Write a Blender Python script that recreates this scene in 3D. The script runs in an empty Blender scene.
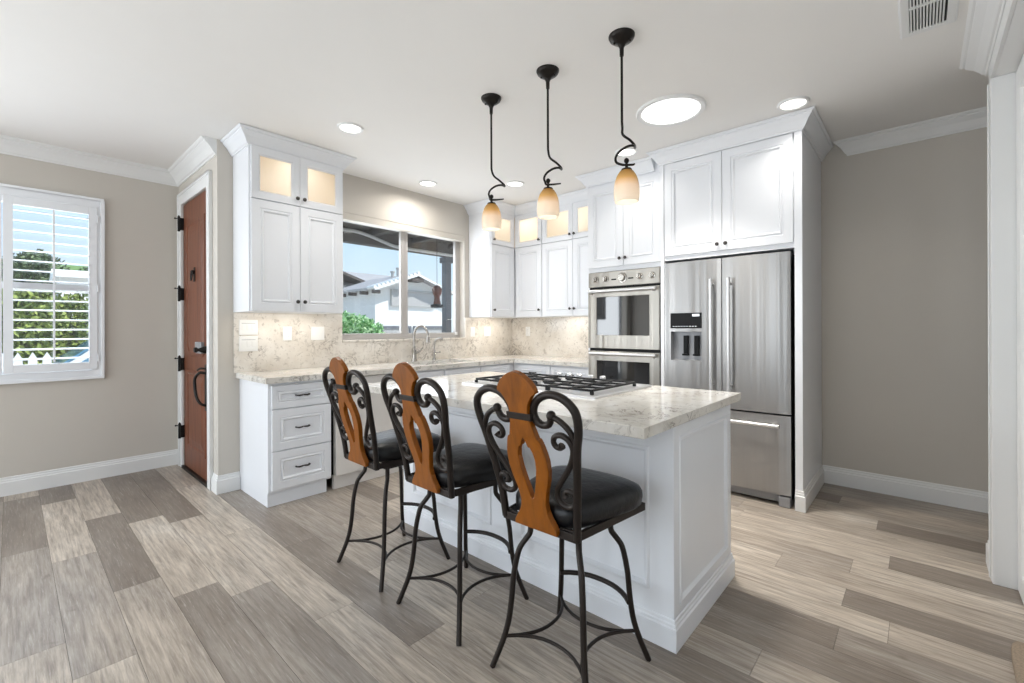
import bpy, bmesh, math, random
from mathutils import Vector, Matrix

PI = math.pi
scene = bpy.context.scene
COL = scene.collection
random.seed(7)

# ------------------------------------------------------------------ camera
FPX = 452.9
YAW = math.radians(42.043)           # optical axis measured from +X towards +Y
ROLL = math.radians(-0.207)
fwd = Vector((math.cos(YAW), math.sin(YAW), 0))
rgt = Vector((math.sin(YAW), -math.cos(YAW), 0))
cr, sr = math.cos(ROLL), math.sin(ROLL)
ax_r = Vector((rgt.x * cr, rgt.y * cr, sr))
ax_u = Vector((-rgt.x * sr, -rgt.y * sr, cr))
cam_data = bpy.data.cameras.new('camera')
cam = bpy.data.objects.new('camera', cam_data)
COL.objects.link(cam)
cam_data.sensor_width = 36
cam_data.lens = FPX / 1024 * 36
cam_data.shift_y = -(341.5 - 328.7) / 1024
cam_data.clip_start = 0.02
m = Matrix.Identity(4)
for i in range(3):
    m[i][0] = ax_r[i]
    m[i][1] = ax_u[i]
    m[i][2] = -fwd[i]
m[2][3] = 1.25
cam.matrix_world = m
scene.camera = cam

# ------------------------------------------------------------------ world, sun, big lights, exposure
scene.view_settings.view_transform = 'Standard'
scene.view_settings.look = 'None'
scene.view_settings.gamma = 1
scene.view_settings.use_curve_mapping = False
scene.view_settings.exposure = 0.22

world = bpy.data.worlds.new('sky')
scene.world = world
world.use_nodes = True
wn, wl = world.node_tree.nodes, world.node_tree.links
wn.clear()
wo = wn.new('ShaderNodeOutputWorld')
wb = wn.new('ShaderNodeBackground')
wr = wn.new('ShaderNodeValToRGB')
ws = wn.new('ShaderNodeSeparateXYZ')
wt = wn.new('ShaderNodeTexCoord')
wl.new(wt.outputs['Generated'], ws.inputs[0])
wl.new(ws.outputs['Z'], wr.inputs[0])
wl.new(wr.outputs[0], wb.inputs[0])
wl.new(wb.outputs[0], wo.inputs[0])
e = wr.color_ramp.elements
e[0].position = 0.0; e[0].color = (0.80, 0.88, 0.93, 1)
e[1].position = 0.5; e[1].color = (0.36, 0.60, 0.90, 1)
k = e.new(0.16); k.color = (0.60, 0.78, 0.94, 1)
wb.inputs[1].default_value = 1.0


def light(name, kind, loc, power, color=(1, 1, 1), size=None, size_y=None, look=None, **kw):
    d = bpy.data.lights.new(name, kind)
    d.energy = power
    d.color = color
    if kind == 'AREA':
        if size_y:
            d.shape = 'RECTANGLE'
            d.size, d.size_y = size, size_y
        else:
            d.shape = 'DISK'
            d.size = size
    for a, v in kw.items():
        setattr(d, a, v)
    o = bpy.data.objects.new(name, d)
    COL.objects.link(o)
    o.location = loc
    if look is not None:
        o.rotation_euler = Vector(look).to_track_quat('-Z', 'Y').to_euler()
    return o


light('sun', 'SUN', (0, 0, 20), 4.2, (1, 0.96, 0.90), look=(-0.38, 0.50, -0.78), angle=0.01)
# daylight through the windows of the living side of the room, behind the camera
light('daylight_back_window', 'AREA', (-2.78, 1.2, 1.35), 30, (0.88, 0.94, 1.0), 1.9, 2.1, look=(1, 0, 0))
light('daylight_back_window', 'AREA', (-2.78, 3.9, 1.35), 28, (0.88, 0.94, 1.0), 1.5, 2.1, look=(1, 0, 0))
light('added_fill_left', 'AREA', (-1.75, 5.32, 1.25), 72, (0.90, 0.95, 1.0), 1.2, 2.1, look=(0, -1, 0))  # added fill light in an unseen opening of the left wall
light('daylight_entry_window', 'AREA', (0.235, 5.30, 1.6), 14, (0.90, 0.95, 1.0), 0.9, 1.3, look=(0, -1, 0))
light('daylight_kitchen_window', 'AREA', (2.8, 4.16, 1.72), 14, (0.92, 0.96, 1.0), 1.35, 1.0, look=(0, -1, 0))


# ------------------------------------------------------------------ materials
def lin(c):
    c = c / 255
    return c / 12.92 if c <= 0.04045 else ((c + 0.055) / 1.055) ** 2.4


def rgb(r, g, b):
    return (lin(r), lin(g), lin(b), 1)


class Mat:
    def __init__(self, name):
        self.m = bpy.data.materials.new(name)
        self.m.use_nodes = True
        self.nt = self.m.node_tree
        self.b = self.nt.nodes['Principled BSDF']

    def n(self, t, **kw):
        x = self.nt.nodes.new('ShaderNode' + t)
        for a, v in kw.items():
            setattr(x, a, v)
        return x

    def l(self, a, b):
        self.nt.links.new(a, b)

    def math(self, op, a, b=None, c=None):
        x = self.n('Math', operation=op)
        for i, v in enumerate((a, b, c)):
            if v is None:
                continue
            if isinstance(v, (int, float)):
                x.inputs[i].default_value = v
            else:
                self.l(v, x.inputs[i])
        return x.outputs[0]

    def ramp(self, fac, stops, interp='LINEAR'):
        r = self.n('ValToRGB')
        r.color_ramp.interpolation = interp
        el = r.color_ramp.elements
        while len(el) < len(stops):
            el.new(0.5)
        for x, (p, c) in zip(el, stops):
            x.position = p
            x.color = c
        self.l(fac, r.inputs[0])
        return r.outputs[0]

    def coord(self, scale=(1, 1, 1), which='Object'):
        t = self.n('TexCoord')
        mp = self.n('Mapping')
        mp.inputs['Scale'].default_value = scale
        self.l(t.outputs[which], mp.inputs[0])
        return mp.outputs[0]

    def noise(self, vec, scale, detail=3, rough=0.5, dist=0.0):
        x = self.n('TexNoise')
        x.inputs['Scale'].default_value = scale
        x.inputs['Detail'].default_value = detail
        x.inputs['Roughness'].default_value = rough
        x.inputs['Distortion'].default_value = dist
        self.l(vec, x.inputs['Vector'])
        return x.outputs['Fac']

    def mix(self, fac, a, b, mode='MIX'):
        x = self.n('MixRGB', blend_type=mode)
        for i, v in enumerate((fac, a, b)):
            if isinstance(v, (int, float)):
                x.inputs[i].default_value = v
            elif isinstance(v, tuple):
                x.inputs[i].default_value = v
            else:
                self.l(v, x.inputs[i])
        return x.outputs[0]

    def bump(self, h, strength=0.2, dist=0.01):
        x = self.n('Bump')
        x.inputs['Strength'].default_value = strength
        x.inputs['Distance'].default_value = dist
        self.l(h, x.inputs['Height'])
        self.l(x.outputs[0], self.b.inputs['Normal'])


def plain(name, col, rough=0.5, metal=0.0, var=0.04, scale=6.0, bump=0.0, bscale=200, spec=0.5, coat=0.0):
    M = Mat(name)
    v = M.coord()
    f = M.noise(v, scale, 4)
    d = tuple(x * (1 - var) for x in col[:3]) + (1,)
    u = tuple(min(1, x * (1 + var)) for x in col[:3]) + (1,)
    M.l(M.mix(f, d, u), M.b.inputs['Base Color'])
    M.b.inputs['Roughness'].default_value = rough
    M.b.inputs['Metallic'].default_value = metal
    M.b.inputs['Specular IOR Level'].default_value = spec
    M.b.inputs['Coat Weight'].default_value = coat
    if bump:
        M.bump(M.noise(v, bscale, 2), bump, 0.002)
    return M.m


def emissive(name, col, strength):
    M = Mat(name)
    M.b.inputs['Base Color'].default_value = col
    M.b.inputs['Emission Color'].default_value = col
    M.b.inputs['Emission Strength'].default_value = strength
    return M.m


MT = {}
MT['wall'] = plain('greige_paint', rgb(203, 197, 188), 0.75, var=0.015, bump=0.06, bscale=260)
MT['ceiling'] = plain('ceiling_paint', rgb(240, 238, 235), 0.85, var=0.01, bump=0.08, bscale=180)
MT['trim'] = plain('white_trim_paint', rgb(233, 233, 232), 0.4, var=0.01)
MT['cab'] = plain('white_cabinet_lacquer', rgb(235, 237, 241), 0.33, var=0.008)
MT['cab_in'] = plain('cabinet_interior', rgb(240, 230, 214), 0.6, var=0.02)
MT['shutter'] = plain('white_shutter_paint', rgb(238, 240, 243), 0.38, var=0.01)
MT['iron'] = plain('dark_bronze_iron', rgb(42, 35, 31), 0.42, 0.5, var=0.25, scale=40, bump=0.15, bscale=140)
MT['bronze'] = plain('black_bronze', rgb(38, 34, 31), 0.32, 0.7, var=0.2, scale=30)
MT['blackmetal'] = plain('black_hardware', rgb(26, 23, 21), 0.45, 0.4, var=0.15)
MT['knob'] = plain('dark_pewter', rgb(72, 68, 66), 0.3, 0.85, var=0.15, scale=60)
MT['blk'] = plain('black_plastic', rgb(12, 12, 13), 0.4, var=0.1, spec=0.2)
MT['castiron'] = plain('black_cast_iron', rgb(30, 30, 31), 0.6, 0.2, var=0.2, scale=60, bump=0.2)
MT['plate'] = plain('white_plate_plastic', rgb(244, 243, 240), 0.35, var=0.01)
MT['alu'] = plain('grey_window_aluminium', rgb(184, 180, 177), 0.45, 0.2, var=0.03)
MT['shade_fabric'] = plain('beige_shade_cassette', rgb(205, 199, 189), 0.7, var=0.02)
MT['sign_grey'] = plain('grey_print', rgb(180, 180, 182), 0.5)
MT['enamel'] = plain('pale_grey_enamel', rgb(222, 218, 213), 0.35, var=0.01)
MT['chrome'] = plain('brushed_nickel', rgb(176, 172, 166), 0.22, 0.95, var=0.05)
MT['grey_plastic'] = plain('grey_plastic', rgb(150, 151, 154), 0.4, 0.3, var=0.05)
MT['carpet'] = plain('beige_carpet', rgb(150, 134, 116), 0.95, var=0.45, scale=160, bump=0.6, bscale=300)
MT['porch'] = plain('brown_porch_boards', rgb(104, 96, 90), 0.8, var=0.12, scale=8)
MT['porch_trim'] = plain('white_porch_trim', rgb(236, 233, 228), 0.6, var=0.02)
MT['post'] = plain('dark_grey_post', rgb(112, 114, 120), 0.6, var=0.05)
MT['stucco'] = plain('white_stucco', rgb(236, 234, 230), 0.9, var=0.03, bump=0.3, bscale=60)
MT['stucco_shade'] = plain('shaded_stucco', rgb(200, 208, 212), 0.9, var=0.03, bump=0.3, bscale=60)  # blue-grey of a shaded white wall, put into the paint
MT['garage'] = plain('grey_garage_panel', rgb(176, 174, 172), 0.7, var=0.03)
MT['darkwood'] = plain('dark_rafter_wood', rgb(92, 84, 78), 0.8, var=0.1)
MT['rust'] = plain('rust_red_metal', rgb(128, 76, 62), 0.6, 0.3, var=0.2, scale=20)
MT['concrete'] = plain('pale_concrete', rgb(190, 186, 178), 0.9, var=0.05)
MT['lawn'] = plain('lawn', rgb(110, 140, 78), 0.95, var=0.3, scale=12)
MT['bark'] = plain('bark', rgb(92, 76, 60), 0.9, var=0.2, scale=14)
MT['fence'] = plain('white_fence_paint', rgb(240, 242, 244), 0.6, var=0.02)
MT['car'] = plain('white_car_paint', rgb(225, 230, 235), 0.25, var=0.01, coat=0.6)
MT['carglass'] = plain('blue_car_glass', rgb(96, 140, 165), 0.1, 0.1, var=0.05)
MT['lamp'] = emissive('lamp_lens', (1, 0.97, 0.92, 1), 3.0)
MT['solar'] = emissive('skylight_lens', (1, 1, 1, 1), 1.6)
MT['strip'] = emissive('led_strip', (1, 0.93, 0.82, 1), 3.0)
MT['whiteprint'] = emissive('display_print', (0.8, 0.85, 0.9, 1), 0.5)


def leafmat(name, a, b):
    M = Mat(name)
    g = M.n('NewGeometry')
    M.l(M.ramp(g.outputs['Random Per Island'], [(0, a), (1, b)]), M.b.inputs['Base Color'])
    M.b.inputs['Roughness'].default_value = 0.6
    M.b.inputs['Subsurface Weight'].default_value = 0.0
    return M.m


MT['leaf_bright'] = leafmat('bright_leaves', rgb(104, 168, 92), rgb(214, 240, 192))
MT['leaf_mid'] = leafmat('mid_green_leaves', rgb(74, 96, 40), rgb(168, 182, 92))
MT['leaf_dark'] = leafmat('dark_green_leaves', rgb(52, 74, 46), rgb(118, 136, 90))


def glass(name, tint=(1, 1, 1, 1), refl=0.07, rough=0.0):
    M = Mat(name)
    t = M.n('BsdfTransparent')
    t.inputs[0].default_value = tint
    g = M.n('BsdfGlossy')
    g.inputs['Roughness'].default_value = rough
    x = M.n('MixShader')
    x.inputs[0].default_value = refl
    M.l(t.outputs[0], x.inputs[1])
    M.l(g.outputs[0], x.inputs[2])
    o = [q for q in M.nt.nodes if q.type == 'OUTPUT_MATERIAL'][0]
    M.l(x.outputs[0], o.inputs[0])
    return M.m


MT['glass'] = glass('clear_window_glass', (0.97, 0.985, 1, 1), 0.04)


def frosted():
    M = Mat('frosted_cabinet_glass')
    t = M.n('BsdfTransparent')
    d = M.n('BsdfTranslucent')
    d.inputs[0].default_value = (0.96, 0.93, 0.88, 1)
    g = M.n('BsdfGlossy')
    g.inputs['Roughness'].default_value = 0.08
    a = M.n('MixShader')
    a.inputs[0].default_value = 0.6
    b = M.n('MixShader')
    b.inputs[0].default_value = 0.05
    M.l(t.outputs[0], a.inputs[1])
    M.l(d.outputs[0], a.inputs[2])
    M.l(a.outputs[0], b.inputs[1])
    M.l(g.outputs[0], b.inputs[2])
    o = [q for q in M.nt.nodes if q.type == 'OUTPUT_MATERIAL'][0]
    M.l(b.outputs[0], o.inputs[0])
    return M.m


MT['cabglass'] = frosted()


def ovenglass():
    M = Mat('black_oven_glass')
    M.b.inputs['Base Color'].default_value = rgb(16, 17, 19)
    M.b.inputs['Roughness'].default_value = 0.04
    M.b.inputs['Specular IOR Level'].default_value = 0.8
    return M.m


MT['ovenglass'] = ovenglass()


def steel(name, col, rough):
    M = Mat(name)
    v = M.coord((90, 90, 0.8))
    f = M.noise(v, 1.0, 2)
    M.l(M.ramp(f, [(0.3, tuple(c * 0.97 for c in col[:3]) + (1,)), (0.7, col)]), M.b.inputs['Base Color'])
    M.b.inputs['Metallic'].default_value = 1.0
    M.b.inputs['Roughness'].default_value = rough
    M.b.inputs['Anisotropic'].default_value = 0.75
    M.b.inputs['Anisotropic Rotation'].default_value = 0.25
    # the sheet is not perfectly flat: slow waves across its width draw out vertical streaks
    w = M.noise(M.coord((1, 7.0, 0.05)), 1.6, 2)
    M.bump(w, 0.35, 0.03)
    return M.m


MT['steel'] = steel('brushed_stainless_steel', rgb(162, 161, 160), 0.33)
MT['steel_warm'] = steel('oven_stainless_steel', rgb(164, 160, 153), 0.32)
MT['steel_plain'] = plain('polished_steel', rgb(222, 222, 223), 0.33, 0.9, var=0.03)


def quartz(name, base, dark, tan):
    M = Mat(name)
    v = M.coord()
    cloud = M.noise(v, 5, 5, 0.6)
    c = M.mix(M.ramp(cloud, [(0.38, (0, 0, 0, 1)), (0.68, (1, 1, 1, 1))]), base, tan)
    vein = M.noise(v, 7, 8, 0.62, 1.6)
    vm = M.ramp(vein, [(0.480, (0, 0, 0, 1)), (0.505, (1, 1, 1, 1)), (0.530, (0, 0, 0, 1))])
    mask = M.ramp(M.noise(v, 3.2, 2), [(0.46, (0, 0, 0, 1)), (0.62, (1, 1, 1, 1))])
    c = M.mix(M.mix(1.0, vm, mask, 'MULTIPLY'), c, dark)
    sp = M.noise(v, 55, 3, 0.7)
    sm = M.ramp(sp, [(0.62, (0, 0, 0, 1)), (0.70, (1, 1, 1, 1))])
    mask2 = M.ramp(M.noise(v, 9, 3), [(0.45, (0.05, 0.05, 0.05, 1)), (0.65, (0.75, 0.75, 0.75, 1))])
    c = M.mix(M.mix(1.0, sm, mask2, 'MULTIPLY'), c, dark)
    c = M.mix(M.math('MULTIPLY', M.ramp(M.noise(v, 22, 4, 0.65, 0.8), [(0.57, (0, 0, 0, 1)), (0.65, (1, 1, 1, 1))]), 0.45), c, dark)
    M.l(c, M.b.inputs['Base Color'])
    M.b.inputs['Roughness'].default_value = 0.12
    return M.m


MT['quartz'] = quartz('white_quartz', rgb(232, 229, 223), rgb(120, 112, 102), rgb(212, 206, 196))
MT['splash'] = quartz('beige_stone_splash', rgb(234, 228, 219), rgb(142, 130, 118), rgb(216, 207, 195))


def wood_floor():
    M = Mat('grey_oak_planks')
    t = M.n('TexCoord')
    at = M.n('Attribute', attribute_name='plank')
    sp = M.n('SeparateXYZ')
    M.l(at.outputs['Vector'], sp.inputs[0])
    t0 = M.n('Mapping')
    t0.inputs['Scale'].default_value = (5, 1.3, 1)
    M.l(t.outputs['Object'], t0.inputs[0])
    sm = M.math('MULTIPLY_ADD', M.math('SUBTRACT', M.noise(t0.outputs[0], 1.0, 3, 0.5, 0.6), 0.5), 0.75, M.math('MULTIPLY_ADD', sp.outputs['X'], 0.84, 0.08))
    tone = M.ramp(sm, [(0.0, rgb(122, 112, 103)), (0.25, rgb(146, 136, 126)), (0.45, rgb(170, 161, 151)),
                       (0.65, rgb(190, 178, 164)), (0.85, rgb(208, 196, 181)), (1.0, rgb(220, 211, 199))])
    # grain, shifted for every plank
    off = M.n('VectorMath', operation='ADD')
    cmb = M.n('CombineXYZ')
    for q, f in ((0, 37.0), (1, 23.0), (2, 11.0)):
        M.l(M.math('MULTIPLY', sp.outputs['Y' if q != 1 else 'Z'], f), cmb.inputs[q])
    M.l(t.outputs['Object'], off.inputs[0])
    M.l(cmb.outputs[0], off.inputs[1])

    def g(sc, detail, rough, dist):
        mp = M.n('Mapping')
        mp.inputs['Scale'].default_value = sc
        M.l(off.outputs[0], mp.inputs[0])
        return M.noise(mp.outputs[0], 1.0, detail, rough, dist)
    g1 = g((75, 4.0, 1), 6, 0.7, 0.3)          # fine fibres
    g2 = g((13, 1.6, 1), 5, 0.6, 2.2)          # cathedral figure
    g3 = g((170, 6, 1), 4, 0.75, 0.0)          # limed scratches
    g4 = g((14, 7, 1), 2, 0.5, 0.5)            # knots
    c = M.mix(M.ramp(g2, [(0.40, (0, 0, 0, 1)), (0.75, (0.55, 0.55, 0.55, 1))]), tone, rgb(134, 120, 106))
    c = M.mix(M.ramp(g1, [(0.40, (0, 0, 0, 1)), (0.68, (0.7, 0.7, 0.7, 1))]), c, rgb(108, 97, 88))
    c = M.mix(M.ramp(g4, [(0.70, (0, 0, 0, 1)), (0.80, (0.5, 0.5, 0.5, 1))]), c, rgb(98, 84, 72))
    c = M.mix(M.ramp(g3, [(0.56, (0, 0, 0, 1)), (0.76, (0.5, 0.5, 0.5, 1))]), c, rgb(222, 215, 206))
    M.l(c, M.b.inputs['Base Color'])
    M.b.inputs['Roughness'].default_value = 0.38
    M.b.inputs['Specular IOR Level'].default_value = 0.4
    M.bump(g1, 0.06, 0.002)
    return M.m


MT['floor'] = wood_floor()


def wood(name, a, b, rough, sc):
    M = Mat(name)
    v = M.coord(sc)
    f = M.noise(v, 1.0, 5, 0.6, 0.8)
    M.l(M.ramp(f, [(0.3, a), (0.7, b)]), M.b.inputs['Base Color'])
    M.b.inputs['Roughness'].default_value = rough
    M.b.inputs['Specular IOR Level'].default_value = 0.35
    return M.m


MT['doorwood'] = wood('red_brown_door_wood', rgb(98, 56, 38), rgb(130, 78, 54), 0.42, (20, 20, 1.2))
MT['stoolwood'] = wood('honey_brown_wood', rgb(112, 60, 2), rgb(148, 83, 6), 0.36, (26, 26, 4))


def leather():
    M = Mat('black_leather')
    v = M.coord()
    M.b.inputs['Base Color'].default_value = rgb(16, 16, 18)
    M.b.inputs['Roughness'].default_value = 0.34
    M.b.inputs['Specular IOR Level'].default_value = 0.4
    M.bump(M.noise(v, 26, 4, 0.6), 0.35, 0.01)
    return M.m


MT['leather'] = leather()


def tiles():
    M = Mat('grey_roof_tiles')
    v = M.coord((1, 1, 1))
    w = M.n('TexWave', wave_type='BANDS', bands_direction='X')
    w.inputs['Scale'].default_value = 2.2
    w.inputs['Distortion'].default_value = 1.0
    M.l(v, w.inputs[0])
    M.l(M.mix(w.outputs['Fac'], rgb(150, 146, 146), rgb(178, 174, 172)), M.b.inputs['Base Color'])
    M.b.inputs['Roughness'].default_value = 0.9
    return M.m


MT['roof'] = tiles()


def shade_glass():
    # art glass: amber at the neck, milky white towards the rim
    M = Mat('amber_white_art_glass')
    t = M.n('TexCoord')
    s = M.n('SeparateXYZ')
    M.l(t.outputs['Generated'], s.inputs[0])
    c = M.ramp(s.outputs['Z'], [(0.0, rgb(250, 243, 232)), (0.45, rgb(242, 230, 216)), (0.70, rgb(220, 190, 130)), (1.0, rgb(176, 140, 72))])
    M.l(c, M.b.inputs['Base Color'])
    M.b.inputs['Roughness'].default_value = 0.25
    tr = M.n('BsdfTranslucent')
    M.l(c, tr.inputs[0])
    x = M.n('MixShader')
    x.inputs[0].default_value = 0.45
    o = [q for q in M.nt.nodes if q.type == 'OUTPUT_MATERIAL'][0]
    M.l(M.b.outputs[0], x.inputs[1])
    M.l(tr.outputs[0], x.inputs[2])
    M.l(x.outputs[0], o.inputs[0])
    return M.m


MT['shade'] = shade_glass()


# ------------------------------------------------------------------ geometry helpers
class MB:
    """collects shapes in world coordinates and links them as one mesh"""

    def __init__(self):
        self.bm = bmesh.new()

    def quad(self, *ps):
        return self.bm.faces.new([self.bm.verts.new(Vector(p)) for p in ps])

    def box(self, x0, x1, y0, y1, z0, z1):
        x0, x1 = sorted((x0, x1)); y0, y1 = sorted((y0, y1)); z0, z1 = sorted((z0, z1))
        v = [self.bm.verts.new((x, y, z)) for z in (z0, z1) for y in (y0, y1) for x in (x0, x1)]
        for f in ((0, 2, 3, 1), (4, 5, 7, 6), (0, 1, 5, 4), (2, 6, 7, 3), (0, 4, 6, 2), (1, 3, 7, 5)):
            self.bm.faces.new([v[i] for i in f])
        return self

    def prism(self, poly, vec):
        a = [self.bm.verts.new(Vector(p)) for p in poly]
        b = [self.bm.verts.new(Vector(p) + Vector(vec)) for p in poly]
        self.bm.faces.new(a)
        self.bm.faces.new(list(reversed(b)))
        n = len(a)
        for i in range(n):
            self.bm.faces.new((a[i], b[i], b[(i + 1) % n], a[(i + 1) % n]))
        return self

    def rings(self, rings, cap0=True, cap1=True, closed=True):
        vs = [[self.bm.verts.new(Vector(p)) for p in r] for r in rings]
        n = len(vs[0])
        for a, b in zip(vs, vs[1:]):
            for i in range(n if closed else n - 1):
                self.bm.faces.new((a[i], a[(i + 1) % n], b[(i + 1) % n], b[i]))
        if cap0:
            self.bm.faces.new(list(reversed(vs[0])))
        if cap1:
            self.bm.faces.new(vs[-1])
        return self

    def lathe(self, prof, c=(0, 0, 0), n=28, axis='Z', cap0=True, cap1=True):
        c = Vector(c)
        rings = []
        for r, h in prof:
            ring = []
            for i in range(n):
                a = 2 * PI * i / n
                u, w = max(r, 1e-4) * math.cos(a), max(r, 1e-4) * math.sin(a)
                p = {'Z': (u, w, h), 'X': (h, u, w), 'Y': (w, h, u)}[axis]
                ring.append(c + Vector(p))
            rings.append(ring)
        return self.rings(rings, cap0, cap1)

    def ball(self, c, r, n=14):
        return self.lathe([(r * math.sin(PI * i / 8), -r * math.cos(PI * i / 8)) for i in range(9)], c, n)

    def tube(self, pts, r, n=8, smooth=0):
        pts = [Vector(p) for p in pts]
        rs = list(r) if isinstance(r, (list, tuple)) else [r] * len(pts)
        if smooth:
            out, ro = [], []
            P = [pts[0] * 2 - pts[1]] + pts + [pts[-1] * 2 - pts[-2]]
            for i in range(1, len(P) - 2):
                p0, p1, p2, p3 = P[i - 1:i + 3]
                for k in range(smooth):
                    t = k / smooth
                    out.append(0.5 * ((2 * p1) + (p2 - p0) * t + (2 * p0 - 5 * p1 + 4 * p2 - p3) * t * t + (3 * p1 - p0 - 3 * p2 + p3) * t ** 3))
                    ro.append(rs[i - 1] * (1 - t) + rs[i] * t)
            out.append(pts[-1]); ro.append(rs[-1])
            pts, rs = out, ro
        rings = []
        t0 = (pts[1] - pts[0]).normalized()
        ref = Vector((0, 0, 1)) if abs(t0.z) < 0.9 else Vector((1, 0, 0))
        u = t0.cross(ref).normalized()
        for i, p in enumerate(pts):
            t = (pts[min(i + 1, len(pts) - 1)] - pts[max(i - 1, 0)]).normalized()
            u = (u - t * u.dot(t)).normalized()
            w = t.cross(u)
            rings.append([p + (u * math.cos(2 * PI * k / n) + w * math.sin(2 * PI * k / n)) * rs[i] for k in range(n)])
        return self.rings(rings)

    def build(self, name, mat, parent=None, bevel=0.0, smooth=None, seg=2):
        bm = self.bm
        bmesh.ops.remove_doubles(bm, verts=bm.verts, dist=1e-6)
        bmesh.ops.recalc_face_normals(bm, faces=bm.faces)
        base = world_loc(parent) if parent else Vector((0, 0, 0))
        if base.length:
            bmesh.ops.translate(bm, verts=bm.verts, vec=-base)
        me = bpy.data.meshes.new(name)
        bm.to_mesh(me)
        bm.free()
        o = bpy.data.objects.new(name, me)
        COL.objects.link(o)
        if parent:
            o.parent = parent
        me.materials.append(mat)
        if bevel:
            b = o.modifiers.new('bevel', 'BEVEL')
            b.width = bevel
            b.segments = seg
            b.limit_method = 'ANGLE'
            b.angle_limit = math.radians(40)
        if smooth is not None:
            me.polygons.foreach_set('use_smooth', [True] * len(me.polygons))
            me.set_sharp_from_angle(angle=math.radians(smooth))
        return o


def world_loc(o):
    v = Vector((0, 0, 0))
    while o:
        v = v + o.location
        o = o.parent
    return v


def thing(name, label, cat, loc, group=None, kind=None):
    o = bpy.data.objects.new(name, None)
    o.empty_display_size = 0.1
    COL.objects.link(o)
    o.location = loc
    return tag(o, label, cat, group, kind)


def tag(o, label, cat, group=None, kind=None):
    o['label'] = label
    o['category'] = cat
    if group:
        o['group'] = group
    if kind:
        o['kind'] = kind
    return o


def struct(name, mb, mat, parent=None, label=None, cat=None, **kw):
    o = mb.build(name, mat, parent, **kw)
    if parent is None:
        o['kind'] = 'structure'
        if label:
            o['label'] = label
        if cat:
            o['category'] = cat
    return o


def copy_tree(o, parent=None):
    c = o.copy()
    COL.objects.link(c)
    if parent:
        c.parent = parent
    for ch in list(o.children):
        copy_tree(ch, c)
    return c


class Fr:
    """a flat frame: origin, u (across), v (up), n (towards the viewer)"""

    def __init__(self, o, u, n, v=(0, 0, 1)):
        self.o, self.u, self.v, self.n = Vector(o), Vector(u), Vector(v), Vector(n)

    def p(self, a, b, c=0):
        return self.o + self.u * a + self.v * b + self.n * c

    def box(self, mb, a0, a1, b0, b1, c0, c1):
        P, Q = self.p(a0, b0, c0), self.p(a1, b1, c1)
        mb.box(P.x, Q.x, P.y, Q.y, P.z, Q.z)

    def nest(self, mb, a0, a1, b0, b1, prof, cap=True):
        rings = []
        for ins, d in prof:
            rings.append([self.p(a0 + ins, b0 + ins, d), self.p(a1 - ins, b0 + ins, d), self.p(a1 - ins, b1 - ins, d), self.p(a0 + ins, b1 - ins, d)])
        mb.rings(rings, True, cap)


def panel_door(fr, a0, a1, b0, b1, parent, name='door', fw=0.062, knob=None, t=0.02, mat=None, glass_pane=False):
    """cabinet door: flat frame, stepped inner moulding, recessed panel; knob = (a, b)"""
    mb = MB()
    mat = mat or MT['cab']
    if glass_pane:
        prof = [(0, 0), (0, t - 0.002), (0.002, t), (fw - 0.012, t), (fw - 0.008, t - 0.004), (fw, t - 0.008), (fw, 0)]
        rings = []
        for ins, d in prof + [(0, 0)]:
            rings.append([fr.p(a0 + ins, b0 + ins, d), fr.p(a1 - ins, b0 + ins, d), fr.p(a1 - ins, b1 - ins, d), fr.p(a0 + ins, b1 - ins, d)])
        mb.rings(rings, False, False)
    else:
        fr.nest(mb, a0, a1, b0, b1, [(0, 0), (0, t - 0.002), (0.002, t), (fw - 0.004, t), (fw, t - 0.005), (fw + 0.007, t - 0.005),
                                     (fw + 0.011, t + 0.001), (fw + 0.016, t + 0.001), (fw + 0.026, t - 0.011)])
    o = mb.build(name, mat, parent)
    if glass_pane:
        g = MB()
        fr.box(g, a0 + fw - 0.004, a1 - fw + 0.004, b0 + fw - 0.004, b1 - fw + 0.004, 0.004, 0.008)
        g.build('pane', MT['cabglass'], o)
    if knob:
        add_knob(fr, knob[0], knob[1], t, o)
    return o


def add_knob(fr, a, b, t, parent):
    k = MB()
    prof = [(0.005, 0), (0.005, 0.012), (0.012, 0.018), (0.015, 0.024), (0.013, 0.030), (0.006, 0.033)]
    rings = []
    for r, h in prof:
        rings.append([fr.p(a + r * math.cos(2 * PI * i / 14), b + r * math.sin(2 * PI * i / 14), t + h) for i in range(14)])
    k.rings(rings)
    return k.build('knob', MT['knob'], parent, smooth=40)


def crown(name, path, drop, proj, mat, parent=None, miter=None, ends=(None, None)):
    """crown moulding swept along a horizontal path [(x, y, nx, ny)] : point on the wall and outward direction (already mitred)"""
    prof = [(0.0, -drop), (0.10, -drop), (0.14, -drop * 0.90), (0.22, -drop * 0.86), (0.30, -drop * 0.74), (0.50, -drop * 0.48), (0.74, -drop * 0.27),
            (0.80, -drop * 0.22), (0.80, -drop * 0.15), (0.90, -drop * 0.12), (1.0, -drop * 0.04), (1.0, 0.0), (0.0, 0.0)]
    mb = MB()
    rings = []
    for x, y, nx, ny, z in path:
        rings.append([(x + nx * proj * a, y + ny * proj * a, z + h) for a, h in prof])
    mb.rings(rings, True, True)
    if parent is None:
        return struct(name, mb, mat)
    return mb.build(name, mat, parent)


def base_prof(mb, p, q, n, h=0.14, t=0.016):
    """baseboard with a stepped cap from p to q (2d), n = outward normal"""
    prof = [(0, 0), (t, 0), (t, h * 0.72), (t * 0.62, h * 0.76), (t * 0.62, h * 0.84), (t * 0.4, h * 0.88), (t * 0.4, h * 0.97), (t * 0.2, h), (0, h)]
    rings = [[(x + n[0] * a, y + n[1] * a, z) for a, z in prof] for x, y in (p, q)]
    mb.rings(rings, True, True)


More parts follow.
